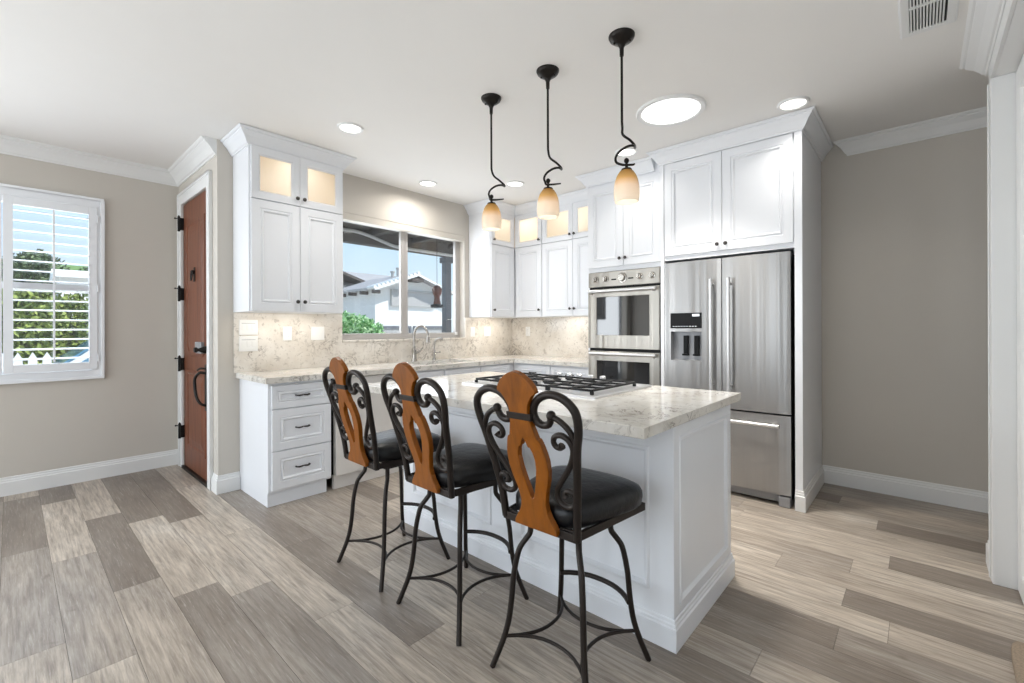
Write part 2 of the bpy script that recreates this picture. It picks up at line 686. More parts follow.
def frame4(a0, a1, b0, b1, w):
    return ((a0, a1, b0, b0 + w), (a0, a1, b1 - w, b1), (a0, a0 + w, b0 + w, b1 - w), (a1 - w, a1, b0 + w, b1 - w))


def base_path(mb, path, h=0.14, t=0.016):
    prof = [(0, 0), (t, 0), (t, h * 0.72), (t * 0.62, h * 0.76), (t * 0.62, h * 0.84), (t * 0.4, h * 0.88), (t * 0.4, h * 0.97), (t * 0.2, h), (0, h)]
    mb.rings([[(x + nx * a, y + ny * a, z) for a, z in prof] for x, y, nx, ny in path], True, True)


# ------------------------------------------------------------------ the room shell
H = 2.70
XD = 1.06      # entry door wall (faces -X)
YL = 5.145     # wall with the shuttered window (faces -Y)
YK = 3.972     # kitchen window wall (faces -Y)
XR = 4.405     # oven and fridge wall (faces -X)
YS = -0.271    # right-hand stub wall (faces +Y)
XB = -2.6      # wall behind the camera

PW, PL, PX = 0.181, 1.21, 0.147
# joints (one known joint per row) and the tones of the planks, counted from the far wall
ROWS = {-1: (3.755, ((4.5, .15), (3, .45), (2, .8))), 0: (3.46, ((5, .12), (4, .88), (3, .46), (2, .82))), 1: (4.07, ((5, .85), (3.5, .1), (2.5, .70), (1, .7))),
        2: (3.80, ((4.5, .1), (5.1, .1), (3, .9), (2, .26), (1, .5))), 3: (3.61, ((4.5, .04), (5.1, .1), (3, .88), (2, .36), (1, .5))), 4: (4.35, ((5, .7), (4, .92), (2.5, .78), (1.5, .80))),
        5: (3.92, ((4.5, .35), (3.4, .3), (2, .2), (1, .7))), 6: (3.33, ((4, .5), (3, .52), (2, .86), (0.6, .6))), 7: (2.75, ((3, .5), (2, .66), (1.2, .66), (0.3, .6))), 8: (2.6, ((2, .1), (1, .12), (0.3, .72), (-.5, .6))),
        9: (0.46, ((1, .62), (0.2, .72), (-.5, .7))), 10: (1.2, ((0.7, .26), (-.3, .3))), 11: (0.255, ((0.8, .10), (0, .34))), 12: (0.1, ((0.6, .82), (-.2, .72))), 13: (0.267, ((0.8, .95), (0, .08))),
        14: (0.57, ((1, .95), (0.1, .68))), 15: (0.272, ((1, .62), (0, .90))), 16: (0.126, ((1, .88), (-.2, .08))), 17: (0.9, ((1.2, .9), (0.3, .86))), 18: (0.95, ((1.2, .5), (0.3, .64), (-.6, .7))),
        19: (0.206, ((0.7, .9), (-.2, .02))), 20: (0.497, ((1, .7), (0.2, .6))), 21: (0.435, ((1, .05), (0, .7))), 22: (0.8, ((0.3, .5), (-.6, .4)))}
mb = MB()
mb.box(XB - 0.1, XR + 0.3, -1.6, YL + 0.1, -0.12, -0.003)
R_ = random.Random(11)
tones = {}
for k in range(int((XB - PX) / PW) - 1, int((XR + 0.2 - PX) / PW) + 1):
    jy, tn = ROWS.get(k, (R_.uniform(0, 1.21), ()))
    top = jy
    while top < YL:
        top += PL
    while top > -1.6:
        a0, a1 = max(top - PL, -1.6), min(top, YL)
        if a1 - a0 > 0.01:
            x0_, x1_ = PX + PW * k + 0.0007, PX + PW * (k + 1) - 0.0007
            n0 = len(mb.bm.faces)
            mb.box(x0_, x1_, a0 + 0.0006, a1 - 0.0006, -0.0028, 0.0)
            v_ = (next((t_ for y_, t_ in tn if a0 < y_ < a1), R_.choice((.15, .35, .5, .6, .75, .85))), R_.random(), R_.random())
            tones[(round((x0_ + x1_) / 2, 3), round((a0 + a1) / 2, 3))] = v_
        top -= PL
fl = struct('floor', mb, MT['floor'], label='grey oak plank floor running through the kitchen', cat='floor')
fl.data.materials.append(plain('dark_joint', rgb(84, 76, 69), 0.8))
cells = sorted(tones)
mi_, vec_ = [], []
for p_ in fl.data.polygons:
    under = p_.center.z < -0.0029 or p_.area > 0.5
    mi_.append(1 if under else 0)
    cx_ = PX + PW * (math.floor((p_.center.x - PX) / PW) + 0.5)
    best = None if under else min((c_ for c_ in cells if abs(c_[0] - cx_) < 0.02), key=lambda c_: abs(c_[1] - p_.center.y), default=None)
    vec_ += list(tones[best]) if best else [0.5, 0.0, 0.0]
fl.data.polygons.foreach_set('material_index', mi_)
fl.data.attributes.new('plank', 'FLOAT_VECTOR', 'FACE')
fl.data.attributes['plank'].data.foreach_set('vector', vec_)
mb = MB(); mb.box(XB - 0.1, XR + 0.3, -1.6, YL + 0.1, H, H + 0.12)
struct('ceiling', mb, MT['ceiling'], label='flat white painted ceiling', cat='ceiling')


def wall_with_hole(mb, fr, a0, a1, b0, b1, holes, t):
    """fr.n points into the room; the wall lies behind the plane; holes = [(a0,a1,b0,b1)] sorted along a"""
    a = a0
    for h0, h1, v0, v1 in holes:
        fr.box(mb, a, h0, b0, b1, -t, 0)
        if v0 > b0:
            fr.box(mb, h0, h1, b0, v0, -t, 0)
        if v1 < b1:
            fr.box(mb, h0, h1, v1, b1, -t, 0)
        a = h1
    fr.box(mb, a, a1, b0, b1, -t, 0)


WL = (-0.72, 0.505, 0.915, 2.285)      # rough opening of the shuttered window
WK = (2.055, 3.575, 1.15, 2.34)       # rough opening of the kitchen window
DR = (4.19, 4.985, 0.0, 2.39)         # entry door opening (along Y)

mb = MB(); wall_with_hole(mb, Fr((0, YL, 0), (1, 0, 0), (0, -1, 0)), XB, XD + 0.14, 0, H, [(-2.4, -1.1, 0.05, 2.4), WL], 0.13)  # first hole is an unseen opening, added for the left fill light
struct('wall_left', mb, MT['wall'])
mb = MB(); wall_with_hole(mb, Fr((XD, 0, 0), (0, 1, 0), (-1, 0, 0)), YK, YL, 0, H, [DR], 0.14)
struct('wall_entry', mb, MT['wall'], bevel=0.0)
mb = MB(); wall_with_hole(mb, Fr((0, YK, 0), (1, 0, 0), (0, -1, 0)), XD + 0.14, XR + 0.13, 0, H, [WK], 0.14)
struct('wall_window', mb, MT['wall'])
mb = MB(); mb.box(XR, XR + 0.13, -1.6, YK, 0, H)
struct('wall_fridge', mb, MT['wall'])
BW = [(0.25, 2.15, 0.3, 2.4), (3.15, 4.65, 0.3, 2.4)]
mb = MB(); wall_with_hole(mb, Fr((XB, 0, 0), (0, 1, 0), (1, 0, 0)), -0.4, YL, 0, H, BW, 0.13)
struct('wall_back', mb, MT['wall'])
# right: a stub wall, and a cased opening whose header carries on above
mb = MB()
mb.box(3.205, 3.46, YS - 0.14, YS, 0, H)
mb.box(XB, 3.205, YS - 0.14, YS, 2.46, H)
mb.box(XB, 2.02, YS - 0.14, YS, 0, 2.46)
mb.box(3.32, 3.46, -1.6, YS - 0.14, 0, H)
struct('wall_right', mb, MT['trim'])

mb = MB()
mb.box(XB, 3.32, -1.05, -0.95, 0, H)
mb.box(3.46, XR + 0.13, -1.70, -1.6, 0, H)
struct('wall_sun_block', mb, MT['wall'])  # unseen walls, added to keep sun from leaking onto the floor

# ------------------------------------------------------------------ baseboards, crowns, casings
mb = MB(); base_prof(mb, (-1.1, YL), (XD, YL), (0, -1)); struct('baseboard_left', mb, MT['trim'])
mb = MB()
base_path(mb, [(XD, 4.09, -1, 0), (XD, YK, -1, -1), (1.205, YK, 0, -1)])
struct('baseboard_entry', mb, MT['trim'], bevel=0.004)
mb = MB(); base_prof(mb, (XR, 0.59), (XR, -1.6), (-1, 0)); struct('baseboard_fridge', mb, MT['trim'])
mb = MB()
base_path(mb, [(3.29, YS, 0, 1), (3.46, YS, 1, 1), (3.46, -1.6, 1, 0)])
struct('baseboard_right', mb, MT['trim'])

crown('trim_1', [(XB, YL, 0, -1, H), (XD, YL, -1, -1, H)], 0.115, 0.10, MT['trim'])
crown('trim_2', [(XD, YL, -1, -1, H), (XD, YK + 0.006, -1, 0, H)], 0.115, 0.10, MT['trim'])
crown('trim_3', [(XR, 0.415, -1, 0.9, H), (XR, -1.5, -1, 0, H)], 0.105, 0.10, MT['trim'])
crown('trim_4', [(3.46, YS, 1, 1, H), (XB, YS, 0, 1, H)], 0.12, 0.105, MT['trim'])

# entry door casing
mb = MB()
fr = Fr((XD, 0, 0), (0, 1, 0), (-1, 0, 0))
for a0, a1, b0, b1 in ((DR[0] - 0.095, DR[0] + 0.005, 0, DR[3] + 0.10), (DR[1] - 0.005, DR[1] + 0.10, 0, DR[3] + 0.10), (DR[0] + 0.005, DR[1] - 0.005, DR[3] - 0.005, DR[3] + 0.10)):
    fr.box(mb, a0, a1, b0, b1, 0, 0.018)
fr.box(mb, DR[0] - 0.095, DR[0] - 0.078, 0, DR[3] + 0.10, 0.018, 0.026)
fr.box(mb, DR[1] + 0.083, DR[1] + 0.10, 0, DR[3] + 0.10, 0.018, 0.026)
fr.box(mb, DR[0] - 0.095, DR[1] + 0.10, DR[3] + 0.083, DR[3] + 0.10, 0.018, 0.026)
struct('trim_5', mb, MT['trim'], bevel=0.003)
# casing of the opening on the right
mb = MB()
mb.box(3.205, 3.285, YS, YS + 0.014, 0, 2.46)
mb.box(3.270, 3.285, YS + 0.014, YS + 0.020, 0, 2.46)
mb.box(2.0, 3.285, YS, YS + 0.014, 2.46, 2.545)
mb.box(3.198, 3.205, YS - 0.14, YS + 0.0135, 0, 2.46)
struct('trim_6', mb, MT['trim'], bevel=0.003)

# ------------------------------------------------------------------ entry door
d1 = thing('door_1', 'red-brown wooden entry door with black iron hinges and handle', 'door', (XD + 0.03, 4.59, 0.0), kind='structure')
fr = Fr((XD + 0.004, DR[0], 0), (0, 1, 0), (-1, 0, 0))
dw = DR[1] - DR[0]
mb = MB()
fr.box(mb, 0.006, dw - 0.006, 0.025, 2.38, -0.045, 0)


def arch_ring(ins, d, b0, b1, rad, lo=True):
    a0, a1 = 0.115 + ins, dw - 0.115 - ins
    b0, b1 = b0 + ins, b1 - ins
    pts = [fr.p(a1, b1, d), fr.p(a0, b1, d)]
    if lo:
        pts += [fr.p(a0, b0 + rad, d)] + [fr.p(a0 + rad - rad * math.cos(t), b0 + rad - rad * math.sin(t), d) for t in (0.4, 0.8, 1.2)] + [fr.p(a0 + rad, b0, d)]
        pts += [fr.p(a1 - rad, b0, d)] + [fr.p(a1 - rad + rad * math.sin(t), b0 + rad - rad * math.cos(t), d) for t in (0.4, 0.8, 1.2)] + [fr.p(a1, b0 + rad, d)]
    else:
        pts += [fr.p(a0, b0, d), fr.p(a1, b0, d)]
    return pts


for b0, b1, lo in ((1.02, 2.20, True), (0.20, 0.90, False)):
    mb.rings([arch_ring(0, 0.0, b0, b1, 0.1, lo), arch_ring(0.006, 0.008, b0, b1, 0.1, lo), arch_ring(0.03, 0.008, b0, b1, 0.08, lo),
              arch_ring(0.045, 0.002, b0, b1, 0.07, lo), arch_ring(0.10, 0.010, b0, b1, 0.05, lo)], False, True)
leaf = mb.build('door_leaf', MT['doorwood'], d1)
for z in (2.21, 1.575, 0.94, 0.33):
    hb = MB()
    hb.box(XD - 0.026, XD + 0.005, DR[1] - 0.012, DR[1] + 0.045, z - 0.055, z + 0.055)
    hb.lathe([(0.011, z - 0.065), (0.011, z + 0.065), (0.004, z + 0.08)], (XD - 0.03, DR[1] + 0.012, 0), 10)
    hb.tube([(XD - 0.03, DR[1] + 0.012, z + 0.05), (XD - 0.055, DR[1] + 0.03, z + 0.052)], 0.005)
    hb.ball((XD - 0.055, DR[1] + 0.03, z + 0.052), 0.008)
    hb.build('hinge', MT['blackmetal'], d1, bevel=0.002)
mb = MB()
fr.box(mb, 0.37, 0.41, 1.66, 1.78, 0.008, 0.016)
mb.ball(fr.p(0.39, 1.74, 0.024), 0.018)
mb.tube([fr.p(0.36, 1.73, 0.03), fr.p(0.375, 1.69, 0.035), fr.p(0.39, 1.67, 0.035), fr.p(0.405, 1.69, 0.035), fr.p(0.42, 1.73, 0.03)], 0.006, smooth=3)
mb.build('knocker', MT['blackmetal'], d1)
mb = MB()
fr.box(mb, 0.13, 0.31, 1.055, 1.15, 0.0, 0.03)
mb.build('latch_box', MT['grey_plastic'], d1, bevel=0.004)
mb = MB()
mb.lathe([(0.03, 0), (0.03, -0.02), (0.022, -0.035), (0.012, -0.06), (0.022, -0.075), (0.018, -0.09)], fr.p(0.075, 1.09, 0), 16, 'X')
mb.build('deadbolt', MT['blackmetal'], d1, smooth=40)
mb = MB()
fr.box(mb, 0.045, 0.10, 0.60, 0.97, 0, 0.012)
mb.tube([fr.p(0.07, 0.90, 0.01), fr.p(0.09, 0.905, 0.05), fr.p(0.13, 0.86, 0.07), fr.p(0.135, 0.79, 0.07), fr.p(0.11, 0.71, 0.065), fr.p(0.08, 0.66, 0.045), fr.p(0.07, 0.64, 0.01)], 0.011, smooth=4)
mb.tube([fr.p(0.07, 0.935, 0.01), fr.p(0.10, 0.94, 0.04), fr.p(0.14, 0.925, 0.05)], 0.008, smooth=3)
mb.build('handle', MT['blackmetal'], d1, smooth=50)
mb = MB(); mb.box(XD - 0.02, XD + 0.14, DR[0], DR[1], 0, 0.022)
struct('trim_7', mb, MT['blackmetal'])

# closet door in the opening on the right
d2 = thing('door_2', 'white closet door set back in the cased opening at the right edge', 'door', (2.6, YS - 0.075, 0.0), kind='structure')
fr = Fr((3.195, YS - 0.07, 0), (-1, 0, 0), (0, 1, 0))
mb = MB()
fr.nest(mb, 0, 0.60, 0.008, 2.45, [(0, -0.03), (0, 0.0), (0.002, 0.002), (0.10, 0.002), (0.112, -0.008), (0.125, -0.008)])
mb.build('door_leaf', MT['trim'], d2)
mb = MB()
fr.nest(mb, 0.604, 1.17, 0.008, 2.45, [(0, -0.03), (0, 0.0), (0.002, 0.002), (0.10, 0.002), (0.112, -0.008), (0.125, -0.008)])
mb.build('door_leaf', MT['trim'], d2)
for z in (0.55, 1.0, 2.3):
    hb = MB(); fr.box(hb, 0.565, 0.595, z - 0.04, z + 0.04, 0.002, 0.006)
    hb.build('hinge', MT['chrome'], d2)

# ------------------------------------------------------------------ window_1 : frame behind, shutters in front
w1 = thing('window_1', 'white framed sliding window behind the plantation shutters', 'window', (0, YL + 0.06, WL[2]), kind='structure')
mb = MB()
fr = Fr((0, YL + 0.06, 0), (1, 0, 0), (0, -1, 0))
for a0, a1, b0, b1 in frame4(WL[0], WL[1], WL[2], WL[3], 0.05):
    fr.box(mb, a0, a1, b0, b1, -0.03, 0.02)
mb.build('window_frame', MT['trim'], w1)
mb = MB(); fr.box(mb, WL[0] + 0.05, WL[1] - 0.05, 1.575, 1.625, -0.02, 0.015)
mb.build('meeting_rail', MT['alu'], w1)
mb = MB(); fr.box(mb, WL[0] + 0.05, WL[1] - 0.05, WL[2] + 0.05, WL[3] - 0.05, -0.008, -0.003)
mb.build('pane', MT['glass'], w1)
mb = MB()
fr = Fr((0, YL, 0), (1, 0, 0), (0, -1, 0))
A0, A1, B0, B1 = -0.74, 0.535, 0.845, 2.355
for a0, a1, b0, b1 in frame4(A0, A1, B0, B1, 0.075):
    fr.box(mb, a0, a1, b0, b1, 0, 0.022)
for a0, a1, b0, b1 in frame4(A0, A1, B0, B1, 0.022):
    fr.box(mb, a0, a1, b0, b1, 0.022, 0.036)
o = mb.build('trim_8', MT['shutter'], bevel=0.004)
o['kind'] = 'structure'


def shutter(a0, a1, label, hinge_side):
    t = thing('plantation_shutter', label, 'shutter', ((a0 + a1) / 2, YL - 0.01, 0.925), 'plantation shutters on the entry window')
    f2 = Fr((0, YL - 0.006, 0), (1, 0, 0), (0, -1, 0))
    b0, b1, s = 0.925, 2.272, 0.052
    mb = MB()
    f2.box(mb, a0, a0 + s, b0, b1, 0, 0.028)
    f2.box(mb, a1 - s, a1, b0, b1, 0, 0.028)
    f2.box(mb, a0 + s, a1 - s, b0, b0 + 0.062, 0, 0.028)
    f2.box(mb, a0 + s, a1 - s, b1 - 0.062, b1, 0, 0.028)
    mb.build('frame', MT['shutter'], t, bevel=0.003)
    mb = MB()
    n = 16
    z0, z1 = b0 + 0.062, b1 - 0.062
    for i in range(n):
        z = z0 + (z1 - z0) * (i + 0.5) / n
        ring = []
        for k in range(10):
            an = 2 * PI * k / 10
            y, zz = 0.036 * math.cos(an), 0.0055 * math.sin(an)
            c, s_ = math.cos(0.10), math.sin(0.10)
            ring.append((y * c - zz * s_, y * s_ + zz * c))
        mb.rings([[(x, YL - 0.020 + p[0], z + p[1]) for p in ring] for x in (a0 + s, a1 - s)])
    mb.build('louvers', MT['shutter'], t, smooth=50)
    mb = MB()
    xm = (a0 + a1) / 2 + 0.006
    mb.box(xm - 0.006, xm + 0.006, YL - 0.072, YL - 0.058, z0 + 0.015, z1 - 0.01)
    mb.build('tilt_rod', MT['shutter'], t)
    xh = a1 + 0.004 if hinge_side > 0 else a0 - 0.004
    for z in (1.02, 1.6, 2.18):
        hb = MB(); hb.lathe([(0.005, z - 0.03), (0.005, z + 0.03)], (xh, YL - 0.038, 0), 8)
        hb.build('hinge', MT['shutter'], t)
    return t


shutter(-0.034, 0.492, 'white plantation shutter panel hung beside the entry door wall', 1)
shutter(-0.695, -0.040, 'white plantation shutter panel cut off by the left edge', -1)

# ------------------------------------------------------------------ window_2 : kitchen slider
YW = YK + 0.085
w2 = thing('window_2', 'grey aluminium sliding window over the kitchen sink', 'window', (2.8, YW, WK[2]), kind='structure')
fr = Fr((0, YW, 0), (1, 0, 0), (0, -1, 0))
mb = MB()
for a0, a1, b0, b1 in ((WK[0], WK[1], WK[2], WK[2] + 0.055), (WK[0], WK[1], WK[3] - 0.06, WK[3]), (WK[0], WK[0] + 0.05, WK[2] + 0.055, WK[3] - 0.06), (WK[1] - 0.065, WK[1], WK[2] + 0.055, WK[3] - 0.06)):
    fr.box(mb, a0, a1, b0, b1, -0.045, 0.0)
mb.build('window_frame', MT['alu'], w2, bevel=0.004)
mb = MB()
fr.box(mb, 2.752, 2.800, WK[2] + 0.05, WK[3] - 0.05, -0.03, 0.008)
fr.box(mb, 2.806, 2.846, WK[2] + 0.05, WK[3] - 0.05, -0.04, -0.002)
mb.build('meeting_stile', MT['alu'], w2, bevel=0.004)
mb = MB(); fr.box(mb, WK[0] + 0.04, 2.76, WK[2] + 0.05, WK[3] - 0.05, -0.018, -0.012)
mb.build('pane', MT['glass'], w2)
mb = MB(); fr.box(mb, 2.82, WK[1] - 0.06, WK[2] + 0.05, WK[3] - 0.05, -0.034, -0.028)
mb.build('pane', MT['glass'], w2)
mb = MB(); fr.box(mb, 3.50, 3.53, 1.18, 1.215, 0.0, 0.014)
mb.build('sash_lock', MT['plate'], w2, bevel=0.003)
mb = MB()
mb.box(WK[0] + 0.003, WK[1] - 0.003, YK + 0.004, YW - 0.002, 2.276, 2.3395)
mb.box(WK[0] + 0.003, WK[1] - 0.003, YK - 0.002, YK + 0.004, 2.276, 2.286)
tag(mb.build('roller_shade', MT['shade_fabric']), 'rolled-up beige shade cassette under the kitchen window head', 'window shade')
mb = MB(); mb.box(WK[0] + 0.002, WK[1] - 0.002, YK - 0.020, YW - 0.001, 1.128, 1.1505)
struct('trim_9', mb, MT['splash'], bevel=0.003)

# ------------------------------------------------------------------ backsplash
T = 0.012
mb = MB()
mb.box(1.165, WK[0], YK - T, YK - 0.0005, 0.914, 1.385)
mb.box(WK[0], WK[1], YK - T, YK - 0.0005, 0.914, 1.128)
mb.box(WK[1], XR, YK - T, YK - 0.0005, 0.914, 1.385)
mb.box(XR - T, XR - 0.0005, 2.36, YK - T, 0.914, 1.385)
struct('wall_backsplash', mb, MT['splash'], label='beige speckled stone backsplash under the upper cabinets', cat='backsplash')

# ------------------------------------------------------------------ base cabinets
YF = 3.385     # face of base cabinets on the window wall
XF = 3.775     # face of base cabinets on the oven wall


def pull(fr, a, b, t, parent, w=0.085):
    mb = MB()
    mb.tube([fr.p(a - w / 2, b, t), fr.p(a - w / 2, b, t + 0.016), fr.p(a - w * 0.3, b - 0.002, t + 0.024), fr.p(a - w * 0.08, b, t + 0.022), fr.p(a, b + 0.001, t + 0.020),
             fr.p(a + w * 0.08, b, t + 0.022), fr.p(a + w * 0.3, b - 0.002, t + 0.024), fr.p(a + w / 2, b, t + 0.016), fr.p(a + w / 2, b, t)],
            [0.006, 0.005, 0.0065, 0.006, 0.004, 0.006, 0.0065, 0.005, 0.006], smooth=3)
    mb.build('handle', MT['knob'], parent, smooth=60)


FK = Fr((0, YF, 0), (1, 0, 0), (0, -1, 0))
db = thing('base_cabinet', 'white three-drawer base cabinet at the free end of the counter', 'cabinet', (1.43, 3.66, 0), 'base cabinets')
mb = MB(); mb.box(1.205, 1.66, YF, YK - 0.003, 0.10, 0.872)
mb.build('body', MT['cab'], db, bevel=0.003)
mb = MB(); mb.box(1.208, 1.632, YF + 0.02, YK - 0.003, 0.0, 0.102)
mb.build('plinth', MT['cab'], db)
for b0, b1, fw in ((0.690, 0.852, 0.042), (0.395, 0.682, 0.056), (0.118, 0.387, 0.056)):
    dr = panel_door(FK, 1.226, 1.652, b0, b1, db, 'drawer', fw)
    pull(FK, 1.44, (b0 + b1) / 2 + 0.002, 0.009, dr, 0.095)

dish = thing('dishwasher', 'pale grey dishwasher beside the three-drawer cabinet', 'dishwasher', (1.98, 3.66, 0))
mb = MB(); mb.box(1.70, 2.27, YF + 0.03, YK - 0.003, 0.09, 0.872)
mb.build('body', MT['blk'], dish)
mb = MB(); mb.box(1.692, 2.282, YF - 0.02, YF + 0.03, 0.11, 0.80)
mb.build('door', MT['enamel'], dish, bevel=0.004)
mb = MB(); mb.box(1.692, 2.282, YF - 0.018, YF + 0.03, 0.803, 0.866)
mb.build('control_strip', MT['enamel'], dish, bevel=0.004)
mb = MB()
mb.tube([(1.76, YF - 0.055, 0.765), (2.21, YF - 0.055, 0.765)], 0.011)
for x in (1.79, 2.18):
    mb.tube([(x, YF - 0.055, 0.765), (x, YF - 0.018, 0.765)], 0.008)
mb.build('handle', MT['chrome'], dish, smooth=40)
mb = MB(); mb.box(1.692, 2.282, YF + 0.02, YF + 0.05, 0.0, 0.106)
mb.build('toe_kick', MT['enamel'], dish)

sk = thing('base_cabinet', 'white sink base cabinet under the kitchen window', 'cabinet', (3.0, 3.66, 0), 'base cabinets')
mb = MB(); mb.box(2.29, XF - 0.003, YF, YK - 0.003, 0.10, 0.660); mb.box(2.29, XF - 0.003, YF, YF + 0.02, 0.66, 0.872)
mb.build('body', MT['cab'], sk)
mb = MB(); mb.box(2.29, XF - 0.003, YF + 0.05, YK - 0.003, 0, 0.102)
mb.build('plinth', MT['cab'], sk)
panel_door(FK, 2.30, 2.76, 0.70, 0.855, sk, 'drawer_front', 0.04)
panel_door(FK, 2.78, 3.24, 0.70, 0.855, sk, 'drawer_front', 0.04)
panel_door(FK, 3.26, 3.70, 0.70, 0.855, sk, 'drawer_front', 0.04)
panel_door(FK, 2.30, 2.76, 0.12, 0.69, sk, 'door', knob=(2.72, 0.62))
panel_door(FK, 2.78, 3.24, 0.12, 0.69, sk, 'door', knob=(2.82, 0.62))
panel_door(FK, 3.26, 3.70, 0.12, 0.69, sk, 'door', knob=(3.30, 0.62))

FO = Fr((XF, 0, 0), (0, -1, 0), (-1, 0, 0))       # u runs towards -Y
cb = thing('base_cabinet', 'white base cabinet between the corner and the wall ovens', 'cabinet', (4.09, 2.85, 0), 'base cabinets')
mb = MB(); mb.box(XF, XR - 0.003, 2.37, YF + 0.0, 0.10, 0.872)
mb.build('body', MT['cab'], cb)
mb = MB(); mb.box(XF + 0.06, XR - 0.003, 2.37, YF + 0.0, 0, 0.102)
mb.build('plinth', MT['cab'], cb)
for a0, a1 in ((2.38, 2.85), (2.86, 3.33)):
    q = panel_door(FO, -a1, -a0, 0.70, 0.855, cb, 'drawer', 0.04)
    pull(FO, -(a0 + a1) / 2, 0.78, 0.009, q)
    panel_door(FO, -a1, -a0, 0.12, 0.69, cb, 'door', knob=(-a0 - 0.03 if a0 > 2.5 else -a1 + 0.03, 0.62))

# ------------------------------------------------------------------ perimeter worktop with the sink cut out
CT0, CT1 = 0.874, 0.914
mb = MB()
yb, xb = YK - T - 0.001, XR - T - 0.001
sx0, sx1, sy0, sy1 = 2.60, 3.30, 3.46, 3.86
mb.box(1.178, sx0, 3.345, yb, CT0, CT1)
mb.box(sx0, sx1, 3.345, sy0, CT0, CT1)
mb.box(sx0, sx1, sy1, yb, CT0, CT1)
mb.box(sx1, xb, 3.345, yb, CT0, CT1)
mb.box(3.735, xb, 2.37, 3.345, CT0, CT1)
tag(mb.build('countertop', MT['quartz']), 'beige stone L-shaped countertop along the window and oven walls', 'countertop')
mb = MB()
fr = Fr((0, 0, CT0 - 0.001), (1, 0, 0), (0, 0, 1), (0, 1, 0))
rings = []
for ins, d in [(-0.02, 0), (-0.02, -0.004), (0.0, -0.004), (0.004, -0.15), (0.03, -0.19)]:
    rings.append([fr.p(sx0 + ins, sy0 + ins, d), fr.p(sx1 - ins, sy0 + ins, d), fr.p(sx1 - ins, sy1 - ins, d), fr.p(sx0 + ins, sy1 - ins, d)])
mb.rings(rings, False, True)
tag(mb.build('sink', MT['steel_plain']), 'stainless undermount sink basin under the kitchen window', 'sink')

# faucets
fx, fy = 2.812, 3.905
fa = thing('faucet', 'tall nickel gooseneck faucet behind the sink', 'faucet', (fx, fy, CT1))
mb = MB(); mb.lathe([(0.030, CT1), (0.030, CT1 + 0.012), (0.024, CT1 + 0.03), (0.022, CT1 + 0.11), (0.026, CT1 + 0.12), (0.018, CT1 + 0.14), (0.014, CT1 + 0.16)], (fx, fy, 0), 18)
mb.build('base', MT['chrome'], fa, smooth=40)
mb = MB()
pts = [(fx, fy, CT1 + 0.15), (fx, fy, CT1 + 0.27)]
for i in range(1, 9):
    t = PI * i / 9
    pts.append((fx + 0.026 - 0.026 * math.cos(t), fy - 0.08 + 0.08 * math.cos(t), CT1 + 0.27 + 0.10 * math.sin(t)))
pts.append((fx + 0.055, fy - 0.165, CT1 + 0.26))
mb.tube(pts, 0.0125, 10)
mb.build('spout', MT['chrome'], fa, smooth=60)
mb = MB(); mb.lathe([(0.013, 0), (0.016, -0.01), (0.02, -0.05), (0.024, -0.065), (0.02, -0.07)], (fx + 0.055, fy - 0.165, CT1 + 0.262), 14)
mb.build('spray_head', MT['chrome'], fa, smooth=40)
mb = MB(); mb.tube([(fx, fy, CT1 + 0.085), (fx + 0.05, fy - 0.02, CT1 + 0.10), (fx + 0.09, fy - 0.03, CT1 + 0.14)], [0.016, 0.010, 0.007], smooth=3)
mb.build('lever', MT['chrome'], fa, smooth=50)
gx, gy = 3.077, 3.91
ft = thing('faucet', 'small nickel drinking water tap to the right of the tall faucet', 'faucet', (gx, gy, CT1))
mb = MB(); mb.lathe([(0.021, CT1), (0.021, CT1 + 0.01), (0.015, CT1 + 0.03), (0.011, CT1 + 0.12)], (gx, gy, 0), 14)
mb.build('base', MT['chrome'], ft, smooth=40)
mb = MB()
pts = [(gx, gy, CT1 + 0.10), (gx + 0.003, gy, CT1 + 0.17)] + [(gx + 0.035 - 0.035 * math.cos(PI * i / 7), gy - 0.05 + 0.05 * math.cos(PI * i / 7), CT1 + 0.175 + 0.06 * math.sin(PI * i / 7)) for i in range(1, 6)]
mb.tube(pts, 0.009, 8)
mb.build('spout', MT['chrome'], ft, smooth=60)
mb = MB(); mb.tube([(gx + 0.005, gy, CT1 + 0.075), (gx + 0.05, gy - 0.03, CT1 + 0.085)], 0.005)
mb.ball((gx + 0.053, gy - 0.032, CT1 + 0.086), 0.009)
mb.build('lever', MT['chrome'], ft, smooth=50)

# ------------------------------------------------------------------ upper cabinets
ZB, ZS, ZT = 1.385, 2.212, 2.600
YU = 3.625     # face of uppers on the window wall (carcass front)
XU = 4.075


def carcass(mb, x0, x1, y0, y1, z0, z1, open_axis, t=0.018, shelf=None, stile=0.0):
    """open fronted box; open_axis '-Y' or '-X'"""
    mb.box(x0, x1, y0, y1, z0, z0 + t)
    mb.box(x0, x1, y0, y1, z1 - t, z1)
    if open_axis == '-Y':
        mb.box(x0, x0 + t, y0, y1, z0 + t, z1 - t)
        mb.box(x1 - t, x1, y0, y1, z0 + t, z1 - t)
        mb.box(x0 + t, x1 - t, y1 - 0.01, y1, z0 + t, z1 - t)
        if shelf:
            mb.box(x0 + t, x1 - t, y0, y1 - 0.01, shelf - t / 2, shelf + t / 2)
    else:
        mb.box(x0, x1, y0, y0 + t, z0 + t, z1 - t)
        mb.box(x0, x1, y1 - t, y1, z0 + t, z1 - t)
        mb.box(x1 - 0.01, x1, y0 + t, y1 - t, z0 + t, z1 - t)
        if shelf:
            mb.box(x0, x1 - 0.01, y0 + t, y1 - t, shelf - t / 2, shelf + t / 2)


